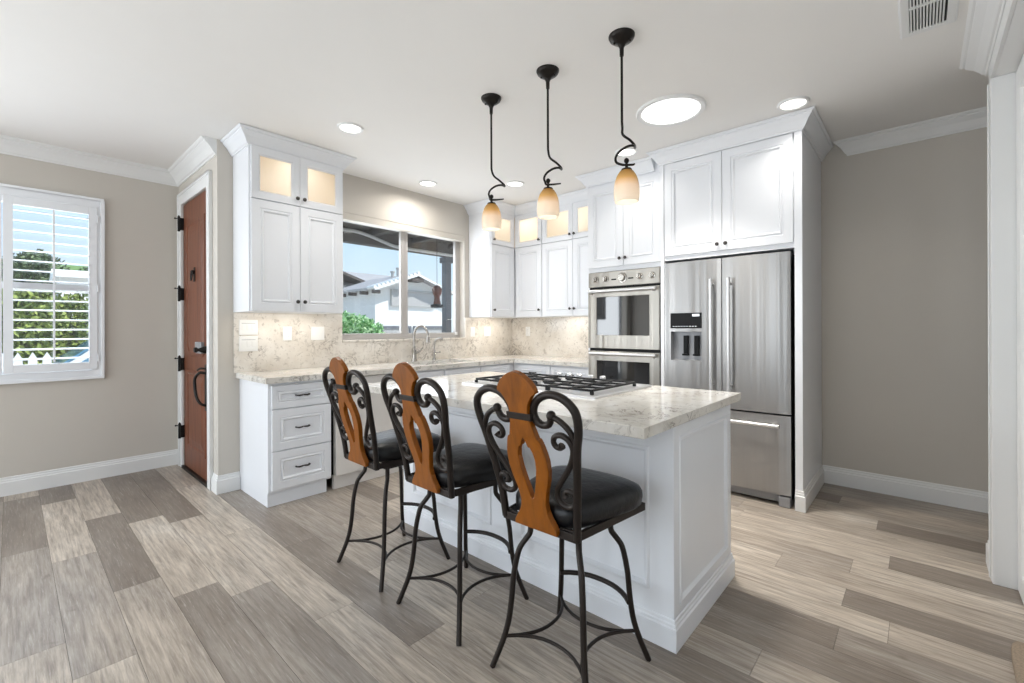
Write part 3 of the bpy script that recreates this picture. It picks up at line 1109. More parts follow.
def lining(mb, x0, x1, y0, y1, z0, z1, open_axis, g=0.0195):
    """warm coloured inside of a lit glass compartment"""
    e_ = 0.001
    if open_axis == '-Y':
        x0, x1, y1 = x0 + g, x1 - g, y1 - 0.012
        mb.quad((x0, y1, z0), (x1, y1, z0), (x1, y1, z1), (x0, y1, z1))
        mb.quad((x0, y0, z0), (x0, y1, z0), (x0, y1, z1), (x0, y0, z1))
        mb.quad((x1, y0, z0), (x1, y1, z0), (x1, y1, z1), (x1, y0, z1))
    else:
        y0, y1, x1 = y0 + g, y1 - g, x1 - 0.012
        mb.quad((x1, y0, z0), (x1, y1, z0), (x1, y1, z1), (x1, y0, z1))
        mb.quad((x0, y0, z0), (x1, y0, z0), (x1, y0, z1), (x0, y0, z1))
        mb.quad((x0, y1, z0), (x1, y1, z0), (x1, y1, z1), (x0, y1, z1))
    mb.quad((x0, y0, z0), (x1, y0, z0), (x1, y1, z0), (x0, y1, z0))
    mb.quad((x0, y0, z1), (x1, y0, z1), (x1, y1, z1), (x0, y1, z1))


WARM = (1.0, 0.92, 0.80)
FU = Fr((0, YU, 0), (1, 0, 0), (0, -1, 0))
# left of the window
x0, x1 = 1.165, 1.885
ul = thing('upper_cabinet', 'white upper cabinet with two lit glass doors left of the kitchen window', 'cabinet', (1.525, 3.8, ZB), 'upper cabinets')
mb = MB(); carcass(mb, x0, x1, YU, YK - 0.003, ZB, ZT, '-Y', shelf=ZS); mb.box(x0, x1, YU + 0.002, YK - 0.003, ZT, H - 0.003)
mb.build('body', MT['cab'], ul)
mb = MB(); lining(mb, x0, x1, YU, YK, ZS + 0.0095, ZT - 0.0185, '-Y'); mb.build('lining', MT['cab_in'], ul)
xm = (x0 + x1) / 2
panel_door(FU, x0 + 0.012, xm - 0.002, ZB + 0.004, ZS - 0.004, ul, 'door', knob=(xm - 0.027, ZB + 0.08))
panel_door(FU, xm + 0.002, x1 - 0.006, ZB + 0.004, ZS - 0.004, ul, 'door', knob=(xm + 0.027, ZB + 0.08))
panel_door(FU, x0 + 0.012, xm - 0.002, ZS + 0.003, ZT - 0.004, ul, 'door', knob=(xm - 0.027, ZS + 0.055), glass_pane=True)
panel_door(FU, xm + 0.002, x1 - 0.006, ZS + 0.003, ZT - 0.004, ul, 'door', knob=(xm + 0.027, ZS + 0.055), glass_pane=True)
crown('crown_molding', [(x0, YK - 0.003, -1, 0, H - 0.003), (x0, YU - 0.004, -1, -1, H - 0.003), (x1, YU - 0.004, 1, -1, H - 0.003), (x1, YK - 0.003, 1, 0, H - 0.003)], 0.105, 0.085, MT['cab'], ul)
light('cabinet_puck_light', 'AREA', (xm, 3.78, ZT - 0.03), 0.8, WARM, 0.30, 0.12, look=(0, 0, -1))
light('under_cabinet_light', 'AREA', (xm, 3.78, ZB - 0.012), 1.2, (1, 0.94, 0.85), 0.62, 0.12, look=(0, 0.1, -1))

# right of the window, on the window wall
x0, x1 = 3.645, 4.070
ur = thing('upper_cabinet', 'white upper cabinet with one glass door right of the kitchen window', 'cabinet', (3.87, 3.8, ZB), 'upper cabinets')
mb = MB(); carcass(mb, x0, XR - T - 0.003, YU, YK - 0.003, ZB, ZT, '-Y', shelf=ZS); mb.box(x0, x1, YU + 0.002, YK - 0.003, ZT, H - 0.003)
mb.build('body', MT['cab'], ur)
mb = MB(); lining(mb, x0, XR - T - 0.002, YU, YK, ZS + 0.0095, ZT - 0.0185, '-Y'); mb.build('lining', MT['cab_in'], ur)
panel_door(FU, x0 + 0.012, x1 - 0.022, ZB + 0.004, ZS - 0.004, ur, 'door', knob=(x0 + 0.04, ZB + 0.08))
panel_door(FU, x0 + 0.012, x1 - 0.022, ZS + 0.003, ZT - 0.004, ur, 'door', knob=(x0 + 0.04, ZS + 0.055), glass_pane=True)
crown('crown_molding', [(x0, YK - 0.003, -1, 0, H - 0.003), (x0, YU - 0.004, -1, -1, H - 0.003), (XU - 0.004, YU - 0.004, -1, -1, H - 0.003)], 0.105, 0.085, MT['cab'], ur)
light('cabinet_puck_light', 'AREA', (3.87, 3.78, ZT - 0.03), 0.7, WARM, 0.25, 0.12, look=(0, 0, -1))
light('under_cabinet_light', 'AREA', (3.90, 3.78, ZB - 0.012), 1.2, (1, 0.94, 0.85), 0.42, 0.12, look=(0, 0.1, -1))

# oven wall: single next to the corner, then a double
FX = Fr((XU, 0, 0), (0, -1, 0), (-1, 0, 0))
y0, y1 = 3.200, 3.600
uc = thing('upper_cabinet', 'narrow white upper cabinet with one lit glass door in the corner of the oven wall', 'cabinet', (4.24, 3.4, ZB), 'upper cabinets')
mb = MB(); carcass(mb, XU, XR - 0.003, y0, y1 + 0.022, ZB, ZT, '-X', shelf=ZS); mb.box(XU + 0.002, XR - 0.003, y0, y1 + 0.02, ZT, H - 0.003)
mb.build('body', MT['cab'], uc)
mb = MB(); lining(mb, XU, XR, y0, y1, ZS + 0.0095, ZT - 0.0185, '-X'); mb.build('lining', MT['cab_in'], uc)
panel_door(FX, -y1, -y0 - 0.003, ZB + 0.004, ZS - 0.004, uc, 'door', knob=(-y0 - 0.03, ZB + 0.08))
panel_door(FX, -y1, -y0 - 0.003, ZS + 0.003, ZT - 0.004, uc, 'door', knob=(-y0 - 0.03, ZS + 0.055), glass_pane=True)
crown('crown_molding', [(XU - 0.004, YU - 0.006, -1, -1, H - 0.003), (XU - 0.004, y0, -1, 0, H - 0.003)], 0.105, 0.085, MT['cab'], uc)
light('cabinet_puck_light', 'AREA', (4.22, 3.4, ZT - 0.03), 0.7, WARM, 0.12, 0.25, look=(0, 0, -1))
y0, y1 = 2.362, 3.197
ud = thing('upper_cabinet', 'double-width white upper cabinet with two glass doors beside the wall ovens', 'cabinet', (4.24, 2.8, ZB), 'upper cabinets')
mb = MB(); carcass(mb, XU, XR - 0.003, y0, y1, ZB, ZT, '-X', shelf=ZS); mb.box(XU + 0.002, XR - 0.003, y0, y1, ZT, H - 0.003)
mb.build('body', MT['cab'], ud)
mb = MB(); lining(mb, XU, XR, y0, y1, ZS + 0.0095, ZT - 0.0185, '-X'); mb.build('lining', MT['cab_in'], ud)
ym = 2.775
panel_door(FX, -y1 + 0.003, -ym - 0.002, ZB + 0.004, ZS - 0.004, ud, 'door', knob=(-ym - 0.028, ZB + 0.08))
panel_door(FX, -ym + 0.002, -y0 - 0.003, ZB + 0.004, ZS - 0.004, ud, 'door', knob=(-ym + 0.028, ZB + 0.08))
panel_door(FX, -y1 + 0.003, -ym - 0.002, ZS + 0.003, ZT - 0.004, ud, 'door', knob=(-ym - 0.028, ZS + 0.055), glass_pane=True)
panel_door(FX, -ym + 0.002, -y0 - 0.003, ZS + 0.003, ZT - 0.004, ud, 'door', knob=(-ym + 0.028, ZS + 0.055), glass_pane=True)
crown('crown_molding', [(XU - 0.004, y1, -1, 0, H - 0.003), (XU - 0.004, y0 + 0.0, -1, 0, H - 0.003)], 0.105, 0.085, MT['cab'], ud)
light('cabinet_puck_light', 'AREA', (4.22, 2.8, ZT - 0.03), 0.9, WARM, 0.12, 0.5, look=(0, 0, -1))
light('under_cabinet_light', 'AREA', (4.22, 2.95, ZB - 0.012), 2.0, (1, 0.94, 0.85), 0.12, 0.95, look=(0.1, 0, -1))

# ------------------------------------------------------------------ oven tower
XO = 3.70
oy0, oy1 = 1.596, 2.356
ot = thing('oven_cabinet', 'tall white cabinet housing the double wall oven', 'cabinet', (4.05, 1.98, 0))
mb = MB()
mb.box(XO, XR - 0.003, oy0, oy0 + 0.034, 0.10, H - 0.003)
mb.box(XO, XR - 0.003, oy1 - 0.02, oy1, 0.10, H - 0.003)
mb.box(XO, XR - 0.003, oy0 + 0.034, oy1 - 0.02, 1.775, H - 0.003)
mb.box(XO, XR - 0.003, oy0 + 0.034, oy1 - 0.02, 0.10, 0.48)
mb.build('body', MT['cab'], ot, bevel=0.002)
mb = MB(); mb.box(XO + 0.06, XR - 0.003, oy0, oy1, 0, 0.102); mb.build('plinth', MT['cab'], ot)
FT = Fr((XO, 0, 0), (0, -1, 0), (-1, 0, 0))
ym = 1.975
panel_door(FT, -oy1 + 0.012, -ym - 0.002, 1.815, 2.565, ot, 'door', knob=(-ym - 0.028, 1.88))
panel_door(FT, -ym + 0.002, -oy0 - 0.03, 1.815, 2.565, ot, 'door', knob=(-ym + 0.028, 1.88))
dr = panel_door(FT, -oy1 + 0.012, -oy0 - 0.03, 0.13, 0.46, ot, 'drawer')
pull(FT, -ym, 0.30, 0.009, dr)
crown('crown_molding', [(XU - 0.10, oy1, 0, 1, H - 0.003), (XO - 0.004, oy1, -1, 1, H - 0.003), (XO - 0.004, oy0 + 0.088, -1, 0, H - 0.003)], 0.105, 0.085, MT['cab'], ot)

ov = thing('wall_oven', 'stainless double wall oven built into the tall white cabinet', 'oven', (3.9, 1.985, 0.5))
a0, a1 = -2.335, -1.634
mb = MB(); mb.box(XO - 0.004, XO + 0.5, 1.634, 2.334, 0.485, 1.772)
mb.build('body', MT['blk'], ov)
FV = Fr((XO - 0.004, 0, 0), (0, -1, 0), (-1, 0, 0))
mb = MB(); FV.box(mb, a0, a1, 1.632, 1.770, 0, 0.022)
cp = mb.build('control_panel', MT['steel_warm'], ov, bevel=0.004)
for y, r in ((2.256, 0.026), (2.150, 0.026), (1.982, 0.040), (1.814, 0.026), (1.700, 0.026)):
    k = MB()
    rings = []
    for q, h in ((r * 1.15, 0.022), (r * 1.15, 0.028), (r * 0.85, 0.03), (r * 0.8, 0.05), (r * 0.7, 0.054)):
        rings.append([FV.p(-y + q * math.cos(2 * PI * i / 18), 1.703 + q * math.sin(2 * PI * i / 18), h) for i in range(18)])
    k.rings(rings)
    if r > 0.03:
        k.build('clock_dial', MT['chrome'], cp, smooth=40)
    else:
        FV.box(k, -y - 0.005, -y + 0.005, 1.703 - r * 0.75, 1.703 + r * 0.75, 0.05, 0.062)
        k.build('knob', MT['chrome'], cp, smooth=40)
for c in (2.066, 1.898):
    k = MB(); FV.box(k, -c - 0.025, -c + 0.025, 1.688, 1.700, 0.02, 0.0235)
    k.build('button_strip', MT['blk'], cp)


def oven_door(b0, b1, w0, w1):
    mb = MB()
    fr = FV
    wa0, wa1 = -2.247, -1.722
    FVb = 0.03
    # steel door with a glazed opening
    rings = []
    for A0_, A1_, B0_, B1_, d in ((a0, a1, b0, b1, 0), (a0, a1, b0, b1, FVb - 0.003), (a0 + 0.003, a1 - 0.003, b0 + 0.003, b1 - 0.003, FVb),
                                  (wa0, wa1, w0, w1, FVb), (wa0 + 0.004, wa1 - 0.004, w0 + 0.004, w1 - 0.004, FVb - 0.006)):
        rings.append([fr.p(A0_, B0_, d), fr.p(A1_, B0_, d), fr.p(A1_, B1_, d), fr.p(A0_, B1_, d)])
    mb.rings(rings, True, False)
    o = mb.build('oven_door', MT['steel_warm'], ov)
    g = MB(); fr.box(g, wa0 + 0.002, wa1 - 0.002, w0 + 0.002, w1 - 0.002, 0.018, 0.0255)
    g.build('window', MT['ovenglass'], o)
    h = MB()
    zb = b1 - 0.022
    h.tube([fr.p(a0 + 0.03, zb, 0.06), fr.p(a1 - 0.02, zb, 0.06)], 0.015, 14)
    for a in (a0 + 0.045, a1 - 0.045):
        h.tube([fr.p(a, zb - 0.012, FVb - 0.002), fr.p(a, zb, 0.06)], [0.016, 0.011], 10)
    h.build('handle', MT['steel_plain'], o, smooth=40)
    return o


oven_door(1.066, 1.612, 1.185, 1.540)
oven_door(0.500, 1.040, 0.620, 0.955)

# ------------------------------------------------------------------ fridge and its surround
XP = 3.605
py0, py1 = 0.594, 0.640
fs = thing('fridge_cabinet', 'white cabinet surround above and beside the refrigerator', 'cabinet', (4.0, 1.09, 0))
mb = MB()
mb.box(XP, XR - 0.003, py0, py1, 0.0, H - 0.003)
mb.build('side_panel', MT['cab'], fs, bevel=0.002)
mb = MB(); mb.box(XP, XR - 0.003, 1.566, 1.594, 0.0, H - 0.003)
mb.build('side_panel', MT['cab'], fs, bevel=0.002)
mb = MB(); mb.box(XP + 0.02, XR - 0.003, py1, 1.566, 1.803, H - 0.003)
mb.build('body', MT['cab'], fs)
mb = MB()
base_path(mb, [(XP, py1, -1, 0), (XP, py0, -1, -1), (XR - 0.019, py0, 0, -1)])
mb.build('baseboard', MT['trim'], fs)
FP = Fr((XP + 0.02, 0, 0), (0, -1, 0), (-1, 0, 0))
ym = 1.112
panel_door(FP, -1.560, -ym - 0.002, 1.838, 2.590, fs, 'door', knob=(-ym - 0.03, 1.885))
panel_door(FP, -ym + 0.002, -py1 - 0.008, 1.838, 2.590, fs, 'door', knob=(-ym + 0.03, 1.885))
crown('crown_molding', [(3.69, 1.594, 0, 1, H - 0.003), (XP, 1.594, -1, 1, H - 0.003), (XP, py0, -1, -1, H - 0.003), (XR - 0.003, py0, 0, -1, H - 0.003)], 0.105, 0.085, MT['cab'], fs)

rf = thing('refrigerator', 'stainless french door refrigerator with water dispenser', 'refrigerator', (4.0, 1.112, 0))
XE = 3.592
mb = MB(); mb.box(XE + 0.075, 4.36, 0.668, 1.556, 0.045, 1.770)
mb.build('body', MT['blk'], rf)
FE = Fr((XE + 0.07, 0, 0), (0, -1, 0), (-1, 0, 0))


def curved_slab(mb, fr, a0, a1, b0, b1, d, bow, hole=None, n=10):
    """appliance door, its front bowed slightly outwards"""
    def dep(a):
        return d + bow * (1 - ((a - (a0 + a1) / 2) / ((a1 - a0) / 2)) ** 2)
    if hole is None:
        ca = [a0 + (a1 - a0) * i / n for i in range(n + 1)]
        poly = [fr.p(a, b0, dep(a) - (0.004 if a in (ca[0], ca[-1]) else 0)) for a in ca] + [fr.p(a1, b0, 0), fr.p(a0, b0, 0)]
        mb.prism(poly, fr.v * (b1 - b0))
        return
    h0, h1, v0, v1 = hole
    for u0, u1, w0, w1 in ((a0, h0, b0, b1), (h1, a1, b0, b1), (h0, h1, b0, v0), (h0, h1, v1, b1)):
        m_ = max(2, int(n * (u1 - u0) / (a1 - a0)))
        ca = [u0 + (u1 - u0) * i / m_ for i in range(m_ + 1)]
        mb.prism([fr.p(a, w0, dep(a)) for a in ca] + [fr.p(u1, w0, 0), fr.p(u0, w0, 0)], fr.v * (w1 - w0))


hole = (-1.506, -1.258, 0.992, 1.222)
mb = MB(); curved_slab(mb, FE, -1.560, -1.1165, 0.648, 1.778, 0.062, 0.010, hole)
dl = mb.build('door', MT['steel'], rf, smooth=25)
mb = MB(); curved_slab(mb, FE, -1.1115, -0.664, 0.648, 1.778, 0.062, 0.010)
dr_ = mb.build('door', MT['steel'], rf, smooth=25)
mb = MB(); curved_slab(mb, FE, -1.560, -0.664, 0.085, 0.636, 0.062, 0.012)
dz = mb.build('freezer_drawer', MT['steel'], rf, smooth=25)


def bar_handle(p, q, off, parent, r=0.0125):
    p, q, off = Vector(p), Vector(q), Vector(off)
    mb = MB()
    mb.tube([p + off, q + off], r, 14)
    d = (q - p).normalized()
    for s in (p + d * 0.03, q - d * 0.03):
        mb.tube([s, s + off], [r * 0.9, r * 0.75], 10)
    for s, g in ((p, -1), (q, 1)):
        mb.tube([s + off, s + off + d * g * 0.012], [r * 1.12, r * 1.05], 14)
    mb.build('handle', MT['steel_plain'], parent, smooth=40)


bar_handle(FE.p(-1.176, 0.795, 0.06), FE.p(-1.176, 1.61, 0.06), FE.n * 0.06, dl)
bar_handle(FE.p(-1.050, 0.795, 0.06), FE.p(-1.050, 1.61, 0.06), FE.n * 0.06, dr_)
bar_handle(FE.p(-1.49, 0.566, 0.06), FE.p(-0.74, 0.566, 0.06), FE.n * 0.055, dz)
# dispenser
mb = MB(); FE.box(mb, -1.506, -1.258, 1.248, 1.370, 0.055, 0.0745)
ds = mb.build('dispenser_display', MT['blk'], dl, bevel=0.002)
mb = MB()
FE.box(mb, -1.33, -1.275, 1.342, 1.360, 0.0745, 0.0752)
for i in range(9):
    FE.box(mb, -1.485 + i * 0.022, -1.474 + i * 0.022, 1.262, 1.266, 0.0745, 0.0752)
mb.build('display_print', MT['whiteprint'], dl)
h0, h1, v0, v1 = hole
mb = MB()
rings = [[FE.p(h0, v0, 0.066), FE.p(h1, v0, 0.066), FE.p(h1, v1, 0.066), FE.p(h0, v1, 0.066)], [FE.p(h0 + 0.003, v0 + 0.006, 0.005), FE.p(h1 - 0.003, v0 + 0.006, 0.005), FE.p(h1 - 0.003, v1 - 0.003, 0.005), FE.p(h0 + 0.003, v1 - 0.003, 0.005)]]
mb.rings(rings, False, True)
mb.build('dispenser_recess', MT['grey_plastic'], dl)
for a in (-1.40, -1.315):
    mb = MB(); FE.box(mb, a - 0.018, a + 0.018, 1.03, 1.19, 0.008, 0.03)
    FE.box(mb, a - 0.022, a + 0.022, 1.03, 1.045, 0.008, 0.05)
    mb.build('paddle', MT['blk'], dl, bevel=0.003)
mb = MB()
mb.box(XE + 0.05, XE + 0.10, 0.70, 1.52, 0.018, 0.075)
mb.build('grille', MT['grey_plastic'], rf, bevel=0.003)
for y in (0.69, 1.50):
    mb = MB(); mb.box(XE + 0.005, XE + 0.12, y - 0.02, y + 0.05, 0.0, 0.072); mb.build('foot', MT['grey_plastic'], rf, bevel=0.006)

# ------------------------------------------------------------------ island
ix0, ix1, iy0, iy1 = 1.722, 2.430, 0.712, 2.510
isl = thing('kitchen_island', 'white panelled kitchen island behind the bar stools', 'kitchen island', ((ix0 + ix1) / 2, (iy0 + iy1) / 2, 0))
mb = MB(); mb.box(ix0 + 0.010, ix1 - 0.010, iy0 + 0.010, iy1 - 0.010, 0.0, 0.874)
mb.build('body', MT['cab'], isl)


def face_panels(fr, edges, b0, b1, name):
    """applied stiles, rails and moulded recesses; edges = panel spans along u"""
    lo, hi = edges[0][0], edges[-1][1]
    return lo, hi


FI = Fr((ix0 + 0.010, 0, 0), (0, -1, 0), (-1, 0, 0))
spans = [(-1.605, -0.7130), (-2.510, -1.6055)]
for s0, s1 in spans:
    mb = MB()
    fw = 0.105
    a_, b_ = s0, s1
    FI.nest(mb, a_, b_, 0.10, 0.874, [(0, -0.008), (0, 0.010), (fw - 0.006, 0.010), (fw, 0.016), (fw + 0.008, 0.016), (fw + 0.020, 0.002)])
    mb.build('back_panel', MT['cab'], isl)
FI2 = Fr((0, iy0 + 0.010, 0), (1, 0, 0), (0, -1, 0))
mb = MB()
fw = 0.058
FI2.nest(mb, ix0 + 0.001, ix1, 0.10, 0.874, [(0, -0.008), (0, 0.010), (fw - 0.006, 0.010), (fw, 0.015), (fw + 0.008, 0.015), (fw + 0.018, 0.003)])
mb.build('end_panel', MT['cab'], isl)
mb = MB()
base_path(mb, [(ix0, iy1, -1, 0), (ix0, iy0, -1, -1), (ix1, iy0, 1, -1), (ix1, iy1, 1, 0)], 0.118, 0.014)
mb.build('baseboard', MT['cab'], isl)
mb = MB()
for yy in (1.0, 1.5, 2.0):
    mb.box(ix1 - 0.010, ix1 + 0.008, yy - 0.22, yy + 0.22, 0.13, 0.68)
    mb.box(ix1 - 0.010, ix1 + 0.008, yy - 0.22, yy + 0.22, 0.70, 0.86)
mb.build('door_fronts', MT['cab'], isl, bevel=0.003)
mb = MB(); mb.box(1.430, 2.535, 0.692, 2.545, 0.874, 0.914)
tag(mb.build('countertop', MT['quartz'], bevel=0.003), 'white veined stone slab on top of the island', 'countertop')

# cooktop
ck = thing('cooktop', 'stainless gas cooktop with black grates set in the island top', 'cooktop', (2.155, 1.612, 0.914))
cx0, cx1, cy0, cy1 = 1.852, 2.462, 1.142, 2.084
mb = MB()
fr = Fr((0, 0, 0.914), (1, 0, 0), (0, 0, 1), (0, 1, 0))
fr.nest(mb, cx0, cx1, cy0, cy1, [(0, 0), (0, 0.008), (0.004, 0.012), (0.035, 0.012), (0.042, 0.008)])
mb.build('tray', MT['steel_plain'], ck)
zt = 0.914 + 0.010
gw = (cy1 - cy0 - 0.11) / 3
for i in range(3):
    y0, y1 = cy0 + 0.055 + gw * i + 0.004, cy0 + 0.055 + gw * (i + 1) - 0.004
    xa, xb_ = cx0 + 0.065, cx1 - 0.10
    g = MB()
    zz0, zz1 = zt + 0.014, zt + 0.025
    b = 0.006
    for yy in (y0, y1):
        g.box(xa, xb_, yy - b, yy + b, zz0, zz1)
    for xx in (xa, (xa + xb_) / 2, xb_):
        g.box(xx - b, xx + b, y0, y1, zz0, zz1)
    for xc in ((xa * 3 + xb_) / 4, (xa + 3 * xb_) / 4):
        yc = (y0 + y1) / 2
        for s in (-1, 1):
            g.box(xc + s * 0.03, xc + s * 0.125, yc - b, yc + b, zz0, zz1)
            g.box(xc - b, xc + b, yc + s * 0.03, yc + s * (gw / 2 - 0.005), zz0, zz1)
    for xx in (xa, xb_):
        for yy in (y0, y1):
            g.box(xx - 0.008, xx + 0.008, yy - 0.008, yy + 0.008, zt - 0.002, zz0)
    g.build('grate', MT['castiron'], ck, bevel=0.002)
    cs = ((xa * 3 + xb_) / 4, (xa + 3 * xb_) / 4) if i != 1 else ((xa + xb_) / 2 - 0.03,)
    for xc in cs:
        yc = (y0 + y1) / 2
        k = MB(); k.lathe([(0.052, zt - 0.002), (0.052, zt + 0.006), (0.042, zt + 0.010), (0.042, zt + 0.014)], (xc, yc, 0), 20)
        bu = k.build('burner', MT['steel_plain'], ck, smooth=40)
        k = MB(); k.lathe([(0.036, zt + 0.014), (0.038, zt + 0.018), (0.036, zt + 0.024), (0.02, zt + 0.026)], (xc, yc, 0), 20)
        k.build('burner_cap', MT['castiron'], bu, smooth=40)
for y in (1.43, 1.515, 1.60, 1.675, 1.755):
    k = MB(); k.lathe([(0.024, zt - 0.002), (0.024, zt + 0.006), (0.019, zt + 0.008), (0.018, zt + 0.034), (0.014, zt + 0.038)], (2.405, y, 0), 16)
    k.build('knob', MT['steel_plain'], ck, smooth=40)

# ------------------------------------------------------------------ wall plates
def wall_plate(fr, a, b, w, h, style, label):
    t = thing('wall_plate', label, 'wall plate', fr.p(a, b, 0), 'wall plates on the backsplash')
    mb = MB(); fr.nest(mb, a - w / 2, a + w / 2, b - h / 2, b + h / 2, [(0, 0), (0, 0.003), (0.003, 0.006), (0.012, 0.006)])
    mb.build('plate', MT['plate'], t)
    if style == 'outlet':
        for s in (-1, 1):
            k = MB(); fr.box(k, a - 0.016, a + 0.016, b + s * 0.022 - 0.015, b + s * 0.022 + 0.015, 0.005, 0.0085)
            so = k.build('socket', MT['plate'], t, bevel=0.002)
            k = MB()
            for q in (-0.006, 0.006):
                fr.box(k, a + q - 0.0012, a + q + 0.0012, b + s * 0.022 - 0.004, b + s * 0.022 + 0.006, 0.0084, 0.009)
            k.build('slot', MT['sign_grey'], so)
    elif style == 'wide':
        for q in (-0.036, 0.0, 0.036):
            k = MB(); fr.box(k, a + q - 0.013, a + q + 0.013, b - 0.022, b + 0.022, 0.005, 0.009)
            k.build('rocker', MT['plate'], t, bevel=0.0015)
        k = MB(); fr.box(k, a - 0.05, a + 0.05, b + 0.030, b + 0.034, 0.0058, 0.0066)
        k.build('print_line', MT['sign_grey'], t)
    else:
        n = max(1, round(w / 0.05) - 0)
        n = 2 if w > 0.1 else 1
        for i in range(n):
            q = (i - (n - 1) / 2) * 0.046
            k = MB(); fr.box(k, a + q - 0.015, a + q + 0.015, b - 0.033, b + 0.033, 0.005, 0.010)
            k.build('rocker', MT['plate'], t, bevel=0.002)
    return t


FB = Fr((0, YK - T, 0), (1, 0, 0), (0, -1, 0))
wall_plate(FB, 1.268, 1.268, 0.135, 0.12, 'wide', 'upper of the two wide white switch plates near the entry door')
wall_plate(FB, 1.268, 1.138, 0.135, 0.12, 'wide', 'lower of the two wide white switch plates near the entry door')
wall_plate(FB, 1.565, 1.215, 0.072, 0.118, 'outlet', 'white duplex outlet plate under the left upper cabinet')
wall_plate(FB, 1.825, 1.215, 0.116, 0.118, 'switch', 'white double switch plate beside the kitchen window, left end')
wall_plate(FB, 3.69, 1.215, 0.072, 0.118, 'switch', 'white single switch plate right next to the kitchen window')
wall_plate(FB, 3.935, 1.215, 0.116, 0.118, 'switch', 'white double switch plate under the cabinet right of the window')
FBX = Fr((XR - T, 0, 0), (0, -1, 0), (-1, 0, 0))
wall_plate(FBX, -3.69, 1.215, 0.072, 0.118, 'outlet', 'white outlet plate on the oven wall backsplash near the corner')

# ------------------------------------------------------------------ ceiling fittings
def ring_light(name, label, x, y, R, r, mat, cat, group=None, power=0, depth=0.012, spread=math.radians(125)):
    t = thing(name, label, cat, (x, y, H), group)
    mb = MB(); mb.lathe([(R, H), (R, H - 0.004), (R - 0.006, H - depth), (r + 0.006, H - depth), (r, H - 0.006), (r, H - 0.001)], (x, y, 0), 40, cap0=False, cap1=False)
    mb.build('trim_ring', MT['trim'], t, smooth=30)
    mb = MB(); mb.lathe([(r + 0.002, H - 0.001), (r + 0.002, H - 0.006), (r * 0.6, H - 0.0085)], (x, y, 0), 40)
    mb.build('lens', mat, t, smooth=30)
    if power:
        light('downlight', 'AREA', (x, y, H - 0.02), power, (1, 0.96, 0.90), r * 1.6, look=(0, 0, -1), spread=spread)
    return t


for x, y, lab, pw in ((1.643, 3.04, 'recessed downlight in front of the left upper cabinet', 4), (2.785, 3.63, 'recessed downlight above the kitchen sink', 6.5),
                  (3.383, 3.00, 'recessed downlight near the inside corner of the cabinets', 2.6), (3.39, 1.79, 'recessed downlight in front of the wall ovens', 1.8),
                  (3.39, 0.607, 'recessed downlight in front of the refrigerator panel', 2.0)):
    ring_light('recessed_light', lab, x, y, 0.092, 0.070, MT['lamp'], 'ceiling light', 'recessed downlights', pw, spread=math.radians(165 if y > 3.5 else 125))
ring_light('skylight_tube', 'large round tubular skylight in the ceiling above the aisle', 2.955, 1.235, 0.222, 0.185, MT['solar'], 'skylight', None, 13, spread=math.radians(95))

vt = thing('ceiling_vent', 'white louvered air vent in the ceiling at the top right', 'vent', (2.78, -0.03, H))
vx0, vx1, vy0, vy1 = 2.40, 3.0, -0.132, 0.072
mb = MB()
fr = Fr((0, 0, H), (1, 0, 0), (0, 0, -1), (0, 1, 0))
rings = []
for ins, d in ((0, 0), (0, 0.003), (0.008, 0.009), (0.035, 0.009), (0.038, 0.0)):
    rings.append([fr.p(vx0 + ins, vy0 + ins, d), fr.p(vx1 - ins, vy0 + ins, d), fr.p(vx1 - ins, vy1 - ins, d), fr.p(vx0 + ins, vy1 - ins, d)])
mb.rings(rings, False, False)
mb.box(2.735, 2.750, vy0 + 0.034, vy1 - 0.034, H - 0.009, H - 0.001)
mb.build('frame', MT['trim'], vt)
mb = MB()
for i in range(11):
    y = vy0 + 0.046 + i * 0.0112
    mb.prism([(vx0 + 0.036, y, H - 0.008), (vx0 + 0.036, y + 0.002, H - 0.001), (vx0 + 0.036, y + 0.007, H - 0.001), (vx0 + 0.036, y + 0.005, H - 0.008)], (vx1 - vx0 - 0.072, 0, 0))
mb.build('louvers', MT['trim'], vt)
mb = MB(); mb.box(vx0 + 0.03, vx1 - 0.03, vy0 + 0.03, vy1 - 0.03, H - 0.0012, H - 0.0002)
mb.build('duct', MT['blk'], vt)

